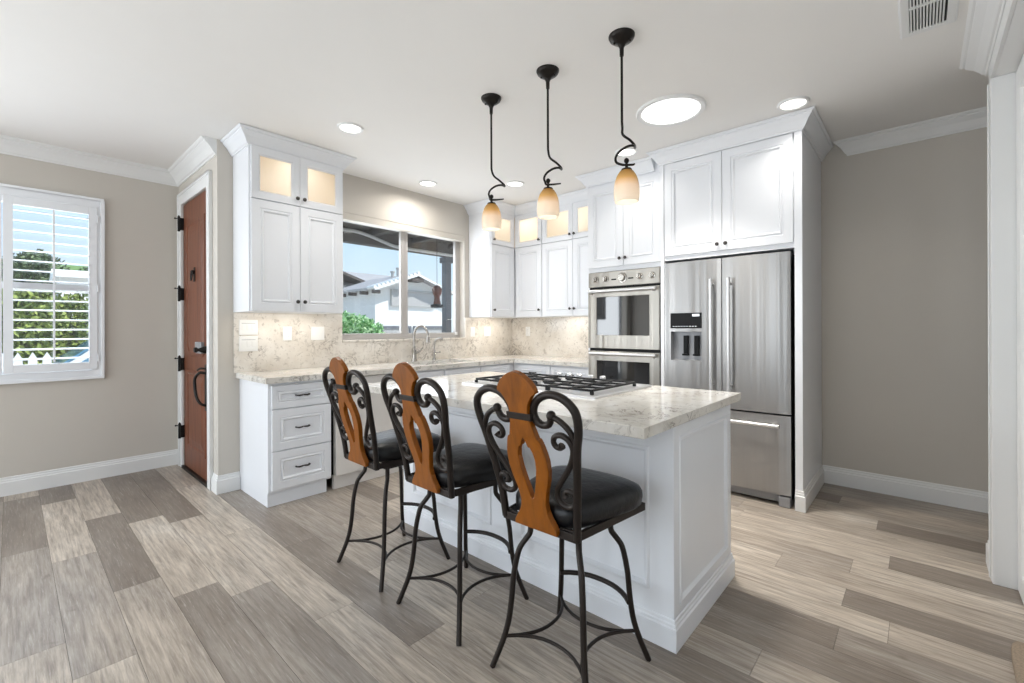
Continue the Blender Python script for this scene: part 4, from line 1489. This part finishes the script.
# ------------------------------------------------------------------ pendants
def make_pendant(x, y, label, ox=0.0, hc=0.03):
    t = thing('pendant_light', label, 'pendant light', (x, y, H), 'pendant lights over the island')
    rx, ry = rgt.x, rgt.y
    P = lambda a, b, z: (x + rx * a + fwd.x * b, y + ry * a + fwd.y * b, z)
    mb = MB(); mb.lathe([(0.064, H), (0.064, H - 0.006), (0.058, H - 0.018), (0.040, H - 0.032), (0.020, H - 0.044), (0.011, H - 0.062), (0.010, H - 0.10)], P(ox, 0, 0), 26)
    cn = mb.build('canopy', MT['bronze'], t, smooth=40)
    for s in (-1, 1):
        k = MB(); k.ball(P(ox + s * 0.036, -0.014 * s - 0.01, H - 0.036), 0.006, 8)
        k.build('screw', MT['bronze'], cn)
    mb = MB()
    path = [P(ox, 0, H - 0.09), P(ox, 0, 2.45), P(ox, 0, 2.29), P(ox + 0.002, 0.0, 2.245), P(hc - 0.015, -0.012, 2.205), P(hc + 0.018, -0.018, 2.176), P(hc + 0.044, -0.006, 2.156),
            P(hc + 0.051, 0.010, 2.148), P(hc + 0.032, -0.034, 2.142), P(hc, -0.046, 2.133), P(hc - 0.034, -0.034, 2.115), P(hc - 0.049, -0.008, 2.095), P(hc - 0.042, 0.008, 2.075), P(hc * 0.3 - 0.018, 0.006, 2.063), P(0.0, 0.0, 2.060),
            P(0.030, -0.006, 2.059), P(hc + 0.045, -0.004, 2.064)]
    mb.tube(path, [0.0062] * (len(path) - 3) + [0.006, 0.0055, 0.004], 10, smooth=5)
    mb.build('stem', MT['bronze'], t, smooth=60)
    mb = MB(); mb.lathe([(0.004, 2.094), (0.011, 2.088), (0.013, 2.080), (0.010, 2.072), (0.006, 2.068), (0.008, 2.056), (0.007, 2.046), (0.024, 2.041), (0.028, 2.034), (0.026, 2.030)], (x, y, 0), 18)
    mb.build('finial', MT['bronze'], t, smooth=50)
    mb = MB()
    prof = [(0.020, 2.036), (0.034, 2.026), (0.047, 2.006), (0.056, 1.980), (0.0615, 1.950), (0.0632, 1.920), (0.0615, 1.895), (0.0570, 1.876)]
    mb.lathe(prof + [(r - 0.003, z) for r, z in reversed(prof)], (x, y, 0), 32, cap0=False, cap1=False)
    mb.build('shade', MT['shade'], t, smooth=60)['label'] = 'amber and white art glass shade'
    mb = MB(); mb.lathe([(0.012, 2.02), (0.012, 1.985), (0.020, 1.965), (0.024, 1.940), (0.018, 1.915), (0.006, 1.905)], (x, y, 0), 16)
    mb.build('bulb', MT['lamp'], t, smooth=60)
    return t


pl = ('amber glass pendant above the stool nearest the entry door', 'amber glass pendant above the middle of the island, second of three', 'amber glass pendant over the island end facing the refrigerator')
for (x, y, ox, hc), lab in zip(((2.03, 2.00, 0.0, 0.032), (2.03, 1.553, 0.0, 0.026), (2.050, 1.080, -0.022, -0.006)), pl):
    make_pendant(x, y, lab, ox, hc)
    light('pendant_bulb', 'POINT', (x, y, 1.945), 1.1, (1, 0.93, 0.84), shadow_soft_size=0.03)

# ------------------------------------------------------------------ bar stools
LEAN = ((0.50, -0.188), (0.57, -0.190), (0.64, -0.197), (0.70, -0.207), (0.80, -0.230), (0.90, -0.257), (0.97, -0.275), (1.12, -0.308), (1.3, -0.35))


def lx(z):
    for (z0, x0_), (z1, x1_) in zip(LEAN, LEAN[1:]):
        if z <= z1:
            return x0_ + (x1_ - x0_) * (z - z0) / (z1 - z0)


def BP(s, z, off=0.0):
    """point in the leaning plane of the backrest"""
    return Vector((lx(z) - off, s, z))


def make_stool(label):
    t = thing('bar_stool', label, 'bar stool', (0, 0, 0), 'bar stools along the island')
    prof = [(0.000, 0.208), (0.10, 0.179), (0.17, 0.165), (0.25, 0.157), (0.33, 0.152), (0.40, 0.143), (0.44, 0.134), (0.475, 0.116), (0.497, 0.107), (0.55, 0.106)]
    for sx in (-1, 1):
        for sy in (-1, 1):
            mb = MB(); mb.tube([(sx * a, sy * a, z) for z, a in prof], 0.0108, 8, smooth=3)
            mb.build('leg', MT['iron'], t, smooth=60)
    z = 0.112
    a = 0.172
    for ang in range(4):
        c, s = math.cos(ang * PI / 2), math.sin(ang * PI / 2)
        pts = []
        for i in range(13):
            q = -1 + 2 * i / 12
            d = 0.088 + (a - 0.088) * abs(q) ** 2.2
            pts.append((d * c - a * q * s, d * s + a * q * c, z))
        mb = MB(); mb.tube(pts, 0.0065, 8)
        mb.build('stretcher', MT['iron'], t, smooth=60)
    pts = []
    for i in range(13):
        q = -1 + 2 * i / 12
        pts.append((0.150 + 0.068 * (1 - abs(q) ** 2.4), 0.158 * q, 0.222))
    mb = MB(); mb.tube(pts, 0.010, 8)
    mb.build('footrest', MT['iron'], t, smooth=60)
    # swivel under the seat
    mb = MB()
    mb.lathe([(0.10, 0.556), (0.10, 0.568), (0.06, 0.568)], (0, 0, 0), 20)
    for sx in (-1, 1):
        mb.tube([(sx * 0.112, -0.112, 0.550), (sx * 0.112, 0.112, 0.550)], 0.011)
        mb.tube([(-0.112, sx * 0.112, 0.550), (0.112, sx * 0.112, 0.550)], 0.011)
    mb.build('swivel_plate', MT['iron'], t)
    # seat frame, a trapezoid of angle iron
    mb = MB()
    P = [(-0.188, -0.158), (0.195, -0.205), (0.195, 0.205), (-0.188, 0.158)]
    outer = [[(x, y, zz) for x, y in P] for zz in (0.566, 0.594)]
    inner = [[(x * 0.94, y * 0.94, zz) for x, y in P] for zz in (0.594, 0.566)]
    mb.rings(outer + inner + [outer[0]], False, False)
    mb.build('seat_frame', MT['iron'], t, bevel=0.002)
    # cushion
    mb = MB()

    def outline(k, z):
        pts = []
        n = 44
        for i in range(n):
            an = 2 * PI * i / n
            c, s = math.cos(an), math.sin(an)
            ex = 0.42
            u = math.copysign(abs(c) ** ex, c)
            w = math.copysign(abs(s) ** ex, s)
            xx = 0.014 + 0.200 * u * k
            hw = 0.184 + 0.040 * u
            xx += 0.022 * k * max(0, u) * (1 - w * w)
            pts.append((xx, hw * w * k, z))
        return pts
    mb.rings([outline(0.96, 0.588), outline(1.0, 0.596), outline(1.02, 0.622), outline(1.015, 0.640), outline(0.975, 0.656), outline(0.89, 0.666), outline(0.72, 0.673), outline(0.45, 0.678), outline(0.2, 0.680), outline(0.03, 0.6802)])
    mb.build('seat_cushion', MT['leather'], t, smooth=60)['label'] = 'padded black leather seat'
    # back frame : posts that arch over and curl back to the splat
    half = [(0.153, 0.572), (0.160, 0.66), (0.173, 0.75), (0.192, 0.87), (0.207, 0.93), (0.212, 0.975), (0.203, 1.008), (0.175, 1.034), (0.138, 1.046), (0.100, 1.042), (0.068, 1.024), (0.049, 0.996),
            (0.046, 0.970), (0.058, 0.950), (0.080, 0.943), (0.103, 0.951), (0.114, 0.972)]
    rr = [0.0136] * 12 + [0.0134, 0.013, 0.0125, 0.012, 0.011]
    for s in (-1, 1):
        mb = MB()
        mb.tube([BP(s * a, z) for a, z in half], rr, 8, smooth=4)
        mb.ball(BP(s * 0.115, 0.979), 0.016, 10)
        mb.build('back_frame', MT['iron'], t, smooth=60)
        mb = MB()
        mb.tube([BP(s * 0.118, 0.976), BP(s * 0.145, 0.965), BP(s * 0.172, 0.943), BP(s * 0.188, 0.915), BP(s * 0.195, 0.885)], [0.0095, 0.010, 0.010, 0.0095, 0.007], 8, smooth=4)
        mb.tube([BP(s * a, z) for a, z in ((0.139, 0.884), (0.130, 0.876), (0.115, 0.878), (0.108, 0.893), (0.117, 0.911), (0.140, 0.919), (0.164, 0.910), (0.178, 0.888), (0.177, 0.862), (0.158, 0.820),
                                           (0.128, 0.778), (0.102, 0.742), (0.090, 0.712), (0.096, 0.688), (0.118, 0.675), (0.146, 0.680), (0.162, 0.702), (0.156, 0.726), (0.137, 0.733), (0.122, 0.722), (0.124, 0.708))],
                [0.013, 0.0095, 0.0095, 0.0095, 0.0095, 0.010, 0.010, 0.010, 0.0105, 0.0105, 0.0105, 0.010, 0.010, 0.010, 0.010, 0.010, 0.0095, 0.0095, 0.009, 0.009, 0.012], 8, smooth=3)
        mb.build('scrollwork', MT['iron'], t, smooth=60)
    # bottom rail of the back
    mb = MB()
    mb.box(-0.198, -0.178, -0.160, 0.160, 0.562, 0.590)
    mb.build('back_rail', MT['iron'], t, bevel=0.002)
    # wooden splat
    prof = [(0.574, 0.097, 0), (0.590, 0.095, 0), (0.606, 0.084, 0), (0.625, 0.070, 0), (0.646, 0.060, 0), (0.668, 0.057, 0), (0.682, 0.059, 0), (0.688, 0.060, 0.005), (0.716, 0.067, 0.011), (0.754, 0.082, 0.019),
            (0.790, 0.090, 0.025), (0.825, 0.091, 0.027), (0.850, 0.087, 0.023), (0.866, 0.082, 0.017), (0.867, 0.082, 0.011), (0.885, 0.076, 0.006), (0.896, 0.070, 0.0), (0.898, 0.063, 0), (0.915, 0.057, 0), (0.940, 0.050, 0),
            (0.965, 0.044, 0), (0.985, 0.042, 0), (1.005, 0.045, 0), (1.025, 0.056, 0), (1.042, 0.070, 0), (1.049, 0.085, 0), (1.056, 0.087, 0), (1.072, 0.079, 0), (1.090, 0.062, 0), (1.104, 0.042, 0), (1.113, 0.021, 0), (1.117, 0.004, 0)]
    bm = MB()
    rows = []
    for z, o, h in prof:
        rows.append([bm.bm.verts.new(BP(q, z, 0.001)) for q in (-o * 0.93, -h * 1.3, h * 1.3, o * 0.93)])
    for r0, r1, p0, p1 in zip(rows, rows[1:], prof, prof[1:]):
        bm.bm.faces.new((r0[0], r0[1], r1[1], r1[0]))
        bm.bm.faces.new((r0[2], r0[3], r1[3], r1[2]))
    bmesh.ops.remove_doubles(bm.bm, verts=bm.bm.verts, dist=1e-5)
    bmesh.ops.dissolve_degenerate(bm.bm, edges=bm.bm.edges, dist=1e-5)
    ext = bmesh.ops.extrude_face_region(bm.bm, geom=list(bm.bm.faces))
    nv = [g for g in ext['geom'] if isinstance(g, bmesh.types.BMVert)]
    bmesh.ops.translate(bm.bm, verts=nv, vec=Vector((-0.022, 0, -0.0044)))
    bm.build('splat', MT['stoolwood'], t, bevel=0.0025)['label'] = 'carved honey brown wooden splat'
    mb = MB()
    for z0, z1, s in ((0.955, 0.978, 0.050),):
        a, b = BP(-s, z0, 0.027), BP(s, z1, -0.002)
        mb.prism([BP(-s, z0, 0.027), BP(s, z0, 0.027), BP(s, z1, 0.027), BP(-s, z1, 0.027)], (0.006, 0, 0))
        for q in (-1, 1):
            mb.prism([BP(q * s, z0, 0.027), BP(q * (s - 0.006), z0, 0.027), BP(q * (s - 0.006), z1, 0.027), BP(q * s, z1, 0.027)], (0.030, 0, 0))
    mb.build('strap', MT['iron'], t, bevel=0.002)
    return t


stool = make_stool('iron bar stool with carved wooden splat, nearest the entry door')
stool.location = (1.388, 2.117, 0)
s2 = copy_tree(stool)
s2.location = (1.392, 1.564, 0)
s2['label'] = 'iron bar stool with carved wooden splat, middle one of the three along the island'
s3 = copy_tree(stool)
s3.location = (1.402, 0.972, 0)
s3['label'] = 'iron bar stool with carved wooden splat, at the island end facing the refrigerator'

# the seats swivel: each is turned a little on its own legs
for st, deg in ((stool, -1.2), (s2, -1.2), (s3, 0.7)):
    for ch in st.children:
        if ch.name.split('.')[0] not in ('leg', 'stretcher', 'footrest'):
            ch.rotation_euler.z = math.radians(deg)

# ------------------------------------------------------------------ rug corner at the right edge
mb = MB()
rc = []
for i in range(40):
    an = 2 * PI * i / 40
    rc.append((math.copysign(abs(math.cos(an)) ** 0.6, math.cos(an)), math.copysign(abs(math.sin(an)) ** 0.6, math.sin(an))))
RX, RY, RA, RB = 2.25, -0.290, 0.38, 0.044
mb.rings([[(RX + RA * a * k, RY + RB * b * k, z) for a, b in rc] for k, z in ((0.98, 0.001), (1.0, 0.008), (1.0, 0.022), (0.97, 0.03), (0.9, 0.033))])
tag(mb.build('doormat', MT['carpet'], smooth=40), 'beige speckled mat with rounded corners in the bottom right corner', 'mat')

# ------------------------------------------------------------------ outdoors
mb = MB()
mb.box(-30, 60, YL + 0.13, 70, -0.9, -0.35)
mb.box(XD + 0.14, 60, YK + 0.14, YL + 0.13, -0.9, -0.35)
struct('ground', mb, MT['concrete'], label='pale paved ground outside the windows', cat='ground')

# porch over the kitchen window
mb = MB()
mb.box(XD + 0.15, 8.5, YK + 0.16, 6.60, 2.80, 2.88)
mb.box(XD + 0.15, 8.5, 6.44, 6.60, 2.585, 2.80)
for i in range(9):
    mb.box(1.4 + i * 0.8, 1.5 + i * 0.8, YK + 0.16, 6.44, 2.72, 2.80)
struct('porch_roof', mb, MT['porch'], label='brown boarded porch roof outside the kitchen window', cat='roof')
mb = MB()
mb.tube([(2.2, 6.40, 2.66), (2.8, 6.40, 2.71), (3.35, 6.40, 2.74), (3.53, 6.40, 2.745), (3.78, 6.40, 2.71), (4.05, 6.40, 2.645), (4.28, 6.40, 2.605), (4.82, 6.40, 2.60), (5.455, 6.40, 2.598), (6.5, 6.40, 2.598)], 0.027, 8, smooth=4)
tag(mb.build('porch_cable', MT['porch_trim']), 'white drooping cable cover strung along the porch beam', 'cable')
mb = MB()
mb.box(5.33, 5.45, 6.42, 6.54, -0.35, 2.56)
mb.box(5.30, 5.48, 6.40, 6.57, 2.46, 2.56)
mb.box(5.30, 5.48, 6.40, 6.57, -0.35, -0.2)
struct('porch_post', mb, MT['post'], label='dark grey porch post outside the kitchen window', cat='post')

# hanging ornament under the porch
hx, hy = 4.905, 6.15
ho = thing('hanging_ornament', 'rust red hanging bell ornament outside the kitchen window', 'ornament', (hx, hy, 2.64))
mb = MB(); mb.tube([(hx, hy, 1.99), (hx, hy, 2.80)], 0.004, 6); mb.build('cord', MT['blackmetal'], ho)
mb = MB(); mb.lathe([(0.01, 2.0), (0.05, 1.98), (0.085, 1.93), (0.075, 1.86), (0.045, 1.80), (0.050, 1.74), (0.065, 1.68), (0.03, 1.67)], (hx, hy, 0), 18)
mb.build('bell', MT['rust'], ho, smooth=50)
mb = MB(); mb.lathe([(0.03, 1.68), (0.105, 1.665), (0.115, 1.63), (0.10, 1.615), (0.02, 1.61)], (hx, hy, 0), 18)
mb.build('base', MT['blackmetal'], ho, smooth=50)

# neighbouring white house with the gable
YH = 16.0
nh = thing('neighbour_house', 'white stucco house with a low gable roof across the street', 'house', (11.6, 17.5, -0.35))
gx0, gx1, gxa = 9.67, 13.2, 11.42
ZA, ZE = 3.49, 2.78            # underside of the roof at the ridge and at the eaves
xe0, xe1 = 9.38, 13.46
mb = MB()
zw = ZE + (ZA - ZE) * (gx0 - xe0) / (gxa - xe0) - 0.02
mb.prism([(gx0, YH, -0.35), (gx1, YH, -0.35), (gx1, YH, zw), (gxa, YH, ZA - 0.02), (gx0, YH, zw)], (0, 3.2, 0))
mb.build('wall', MT['stucco'], nh)
mb = MB()
mb.prism([(gxa, YH - 0.45, ZA), (xe0, YH - 0.45, ZE), (xe0, YH - 0.45, ZE + 0.10), (gxa, YH - 0.45, ZA + 0.10), (xe1, YH - 0.45, ZE + 0.10), (xe1, YH - 0.45, ZE)], (0, 3.7, 0))
mb.build('roof', MT['roof'], nh)
mb = MB()
mb.prism([(gxa, YH - 0.49, ZA - 0.03), (xe0, YH - 0.49, ZE - 0.03), (xe0, YH - 0.49, ZE + 0.07), (gxa, YH - 0.49, ZA + 0.07), (xe1, YH - 0.49, ZE + 0.07), (xe1, YH - 0.49, ZE - 0.03)], (0, 0.04, 0))
mb.build('fascia', MT['stucco'], nh)
mb = MB()
for i in range(4):
    mb.box(xe0 - 0.03, gx0, YH - 0.40 + i * 0.9, YH - 0.28 + i * 0.9, ZE - 0.14, ZE - 0.01)
mb.box(gxa - 0.28, gxa + 0.28, YH - 0.44, YH, ZA - 0.26, ZA - 0.13)
mb.build('rafter_tails', MT['darkwood'], nh)
mb = MB()
for i in range(12):
    f_ = i / 11
    mb.lathe([(0.07, 0), (0.07, 0.5)], (xe0 + (gxa - xe0) * f_, YH - 0.50, ZE + 0.09 + (ZA - ZE) * f_), 8, 'Y')
mb.build('rake_tiles', MT['stucco'], nh)
mb = MB()
for x_, h_ in ((gxa - 0.16, 0.22), (gxa + 0.12, 0.40)):
    mb.lathe([(0.07, ZA + 0.05), (0.07, ZA + h_), (0.10, ZA + h_ + 0.02), (0.10, ZA + h_ + 0.08)], (x_, YH + 1.2, 0), 10)
mb.build('vent_pipe', MT['garage'], nh)
mb = MB(); mb.box(10.42, 12.57, YH - 0.03, YH + 0.02, 2.25, 2.82)
f1 = mb.build('wide_window', MT['garage'], nh)
mb = MB()
for a0_, a1_, b0_, b1_ in frame4(10.36, 12.62, 2.20, 2.88, 0.06):
    mb.box(a0_, a1_, YH - 0.12, YH, b0_, b1_)
mb.build('window_surround', MT['garage'], f1)
for a0_, a1_ in ((9.98, 11.24), (11.55, 13.0)):
    mb = MB(); mb.box(a0_, a1_, YH - 0.05, YH + 0.02, -0.35, 1.28)
    g_ = mb.build('garage_door', MT['garage'], nh)
    mb = MB(); mb.box(a0_ - 0.08, a1_ + 0.08, YH - 0.10, YH, 1.28, 1.38)
    mb.box(a0_ - 0.08, a0_, YH - 0.10, YH, -0.35, 1.28); mb.box(a1_, a1_ + 0.08, YH - 0.10, YH, -0.35, 1.28)
    mb.build('door_surround', MT['post'], g_)

# house behind it, the shade on its wall painted as blue-grey
bh = thing('neighbour_house', 'house with blue-grey shade in its wall colour and a grey tiled roof partly behind the white gable house', 'house', (11, 23, -0.35))
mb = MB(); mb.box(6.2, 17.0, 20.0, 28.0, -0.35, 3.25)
mb.build('wall', MT['stucco_shade'], bh)
mb = MB()
mb.prism([(5.8, 19.75, 3.25), (5.8, 28.3, 3.25), (5.8, 24.0, 4.50)], (11.6, 0, 0))
mb.build('roof', MT['roof'], bh)
mb = MB(); mb.prism([(4.9, 19.55, 3.30), (8.2, 19.55, 4.42), (11.75, 19.55, 3.28), (11.75, 19.55, 3.40), (8.2, 19.55, 4.54), (4.9, 19.55, 3.42)], (0, 3.0, 0))
mb.build('porch_gable', MT['darkwood'], bh)
mb = MB(); mb.box(10.46, 11.12, 19.95, 20.05, 2.60, 2.90)
w_ = mb.build('window', MT['garage'], bh)
mb = MB(); mb.box(10.62, 10.96, 19.92, 19.99, 2.62, 2.88)
mb.build('shutter', MT['fence'], w_)


# ------------------------------------------------------------------ plants
def leaf_cloud(mb, c, rx, ry, rz, n, size, seed):
    R = random.Random(seed)
    for _ in range(n):
        while True:
            p = Vector((R.uniform(-1, 1), R.uniform(-1, 1), R.uniform(-1, 1)))
            if 0.25 < p.length <= 1:
                break
        p = p * (0.75 + 0.25 * R.random()) / max(p.length, 0.6)
        q = Vector((c[0] + p.x * rx, c[1] + p.y * ry, c[2] + p.z * rz))
        u = Vector((R.uniform(-1, 1), R.uniform(-1, 1), R.uniform(-1, 1))).normalized()
        v = u.cross(Vector((R.uniform(-1, 1), R.uniform(-1, 1), R.uniform(-1, 1)))).normalized()
        s = size * R.uniform(0.6, 1.2)
        mb.quad(q - u * s, q + v * s * 0.45, q + u * s, q - v * s * 0.45)


def plant(name, label, cat, x, y, z0, zc, rx, ry, rz, n, size, mat, seed, group=None, lobes=6):
    t = thing(name, label, cat, (x, y, z0), group)
    mb = MB()
    R = random.Random(seed)
    leaf_cloud(mb, (x, y, zc), rx * 0.75, ry * 0.75, rz * 0.8, n // 2, size, seed)
    for i in range(lobes):
        an = 2 * PI * i / lobes + R.random()
        leaf_cloud(mb, (x + rx * 0.55 * math.cos(an), y + ry * 0.55 * math.sin(an), zc + rz * R.uniform(-0.5, 0.5)), rx * 0.5, ry * 0.5, rz * 0.5, n // (2 * lobes), size, seed + i + 1)
    mb.build('foliage', MT[mat], t)
    mb = MB()
    mb.tube([(x, y, z0), (x + 0.02 * rx, y, (z0 + zc) / 2), (x, y, zc)], [0.06 * max(rx, 0.5), 0.05 * max(rx, 0.5), 0.02], 8)
    for i in range(4):
        an = 2 * PI * i / 4 + 0.5
        mb.tube([(x, y, (z0 + zc) / 2), (x + rx * 0.4 * math.cos(an), y + ry * 0.4 * math.sin(an), zc)], [0.03, 0.012], 6)
    mb.build('stem', MT['bark'], t)
    return t


plant('shrub', 'bright green leafy shrub just outside the kitchen window', 'shrub', 4.72, 8.8, -0.35, 1.02, 0.86, 0.6, 0.72, 6000, 0.055, 'leaf_bright', 5)

# beyond the shuttered window: hedges, trees on the rise, a picket fence and a parked car
mb = MB()
mb.prism([(-30, 40, -0.4), (25, 40, -0.4), (25, 75, 9), (-30, 75, 9)], (0, 0, -0.5))
struct('hill', mb, MT['lawn'], label='grassy rise behind the garden hedge', cat='hill')
R_ = random.Random(3)
hedge_labels = ['low bushy hedge shrub left of the shutter tilt rod', 'low bushy hedge shrub seen behind the shutter tilt rod', 'low bushy hedge shrub right of the shutter tilt rod', 'hedge shrub hidden mostly beside the window frame',
                'hedge shrub of the back row between the left and middle shrubs', 'hedge shrub of the back row between the middle and right shrubs']
for i, (x, y) in enumerate(((-0.47, 10.7), (0.30, 10.7), (1.07, 10.7), (-1.24, 10.7), (-0.06, 11.9), (0.78, 11.9))):
    plant('hedge_shrub', hedge_labels[i], 'shrub', x, y, -0.35, 1.0, 0.40, 0.5, 1.18, 5500, 0.06, 'leaf_mid', 20 + i, 'hedge beyond the shuttered window')
tree_labels = ['dark leafy tree on the rise, at the left of the shuttered window', 'dark leafy tree on the rise, in the middle of the shuttered window', 'dark leafy tree on the rise, at the right of the shuttered window', 'dark leafy tree on the rise, out towards the window edge']
for i, (x, y, zc) in enumerate(((-1.75, 30, 3.75), (0.75, 30.5, 3.65), (3.25, 30, 3.35), (5.8, 31, 3.35))):
    plant('tree', tree_labels[i], 'tree', x, y, -0.35, zc, 1.18, 1.2, 1.65, 4000, 0.12, 'leaf_dark', 40 + i, 'trees beyond the shuttered window')
# roof of a far building
fb = thing('garden_building', 'white garden building between the hedge and the trees', 'building', (2.6, 22, -0.35))
mb = MB(); mb.box(1.1, 3.0, 21, 23, -0.35, 3.0); mb.build('wall', MT['stucco'], fb)
mb = MB(); mb.prism([(0.95, 20.7, 3.0), (0.95, 23.3, 3.0), (0.95, 22, 3.35)], (2.25, 0, 0)); mb.build('roof', MT['stucco'], fb)
pf = thing('picket_fence', 'white picket fence outside the shuttered window', 'fence', (-0.4, 8.2, -0.35))
mb = MB()
for i in range(24):
    x = -2.6 + i * 0.125
    mb.prism([(x, 8.2, -0.35), (x + 0.08, 8.2, -0.35), (x + 0.08, 8.2, 0.90), (x + 0.04, 8.2, 0.98), (x, 8.2, 0.90)], (0, 0.02, 0))
mb.build('picket', MT['fence'], pf)
mb = MB(); mb.box(-2.6, 0.36, 8.22, 8.26, 0.70, 0.79); mb.box(-2.6, 0.36, 8.22, 8.26, -0.1, 0.0)
mb.build('rail', MT['fence'], pf)
car = thing('car', 'white parked car at the lower right of the shuttered window', 'car', (1.55, 8.9, -0.35))
mb = MB()
side = [(0.25, -0.08), (0.22, 0.62), (0.45, 0.76), (0.98, 1.18), (2.3, 1.22), (3.2, 0.80), (3.8, 0.70), (3.85, -0.08)]
mb.prism([(x, 8.3, z) for x, z in side], (0, 1.6, 0))
mb.build('body', MT['car'], car, bevel=0.06, seg=3, smooth=40)
mb = MB(); mb.prism([(0.60, 8.285, 0.80), (1.02, 8.285, 1.12), (2.25, 8.285, 1.15), (2.95, 8.285, 0.82)], (0, 0.03, 0))
mb.prism([(0.48, 8.42, 0.79), (0.48, 9.78, 0.79), (0.94, 9.70, 1.155), (0.94, 8.50, 1.155)], (-0.02, 0, 0.02))
mb.build('window', MT['carglass'], car)
for x in (0.85, 3.1):
    mb = MB(); mb.lathe([(0.30, 0), (0.32, 0.03), (0.32, 0.18), (0.2, 0.2)], (x, 8.28, -0.03), 20, 'Y')
    mb.build('wheel', MT['blk'], car, smooth=40)
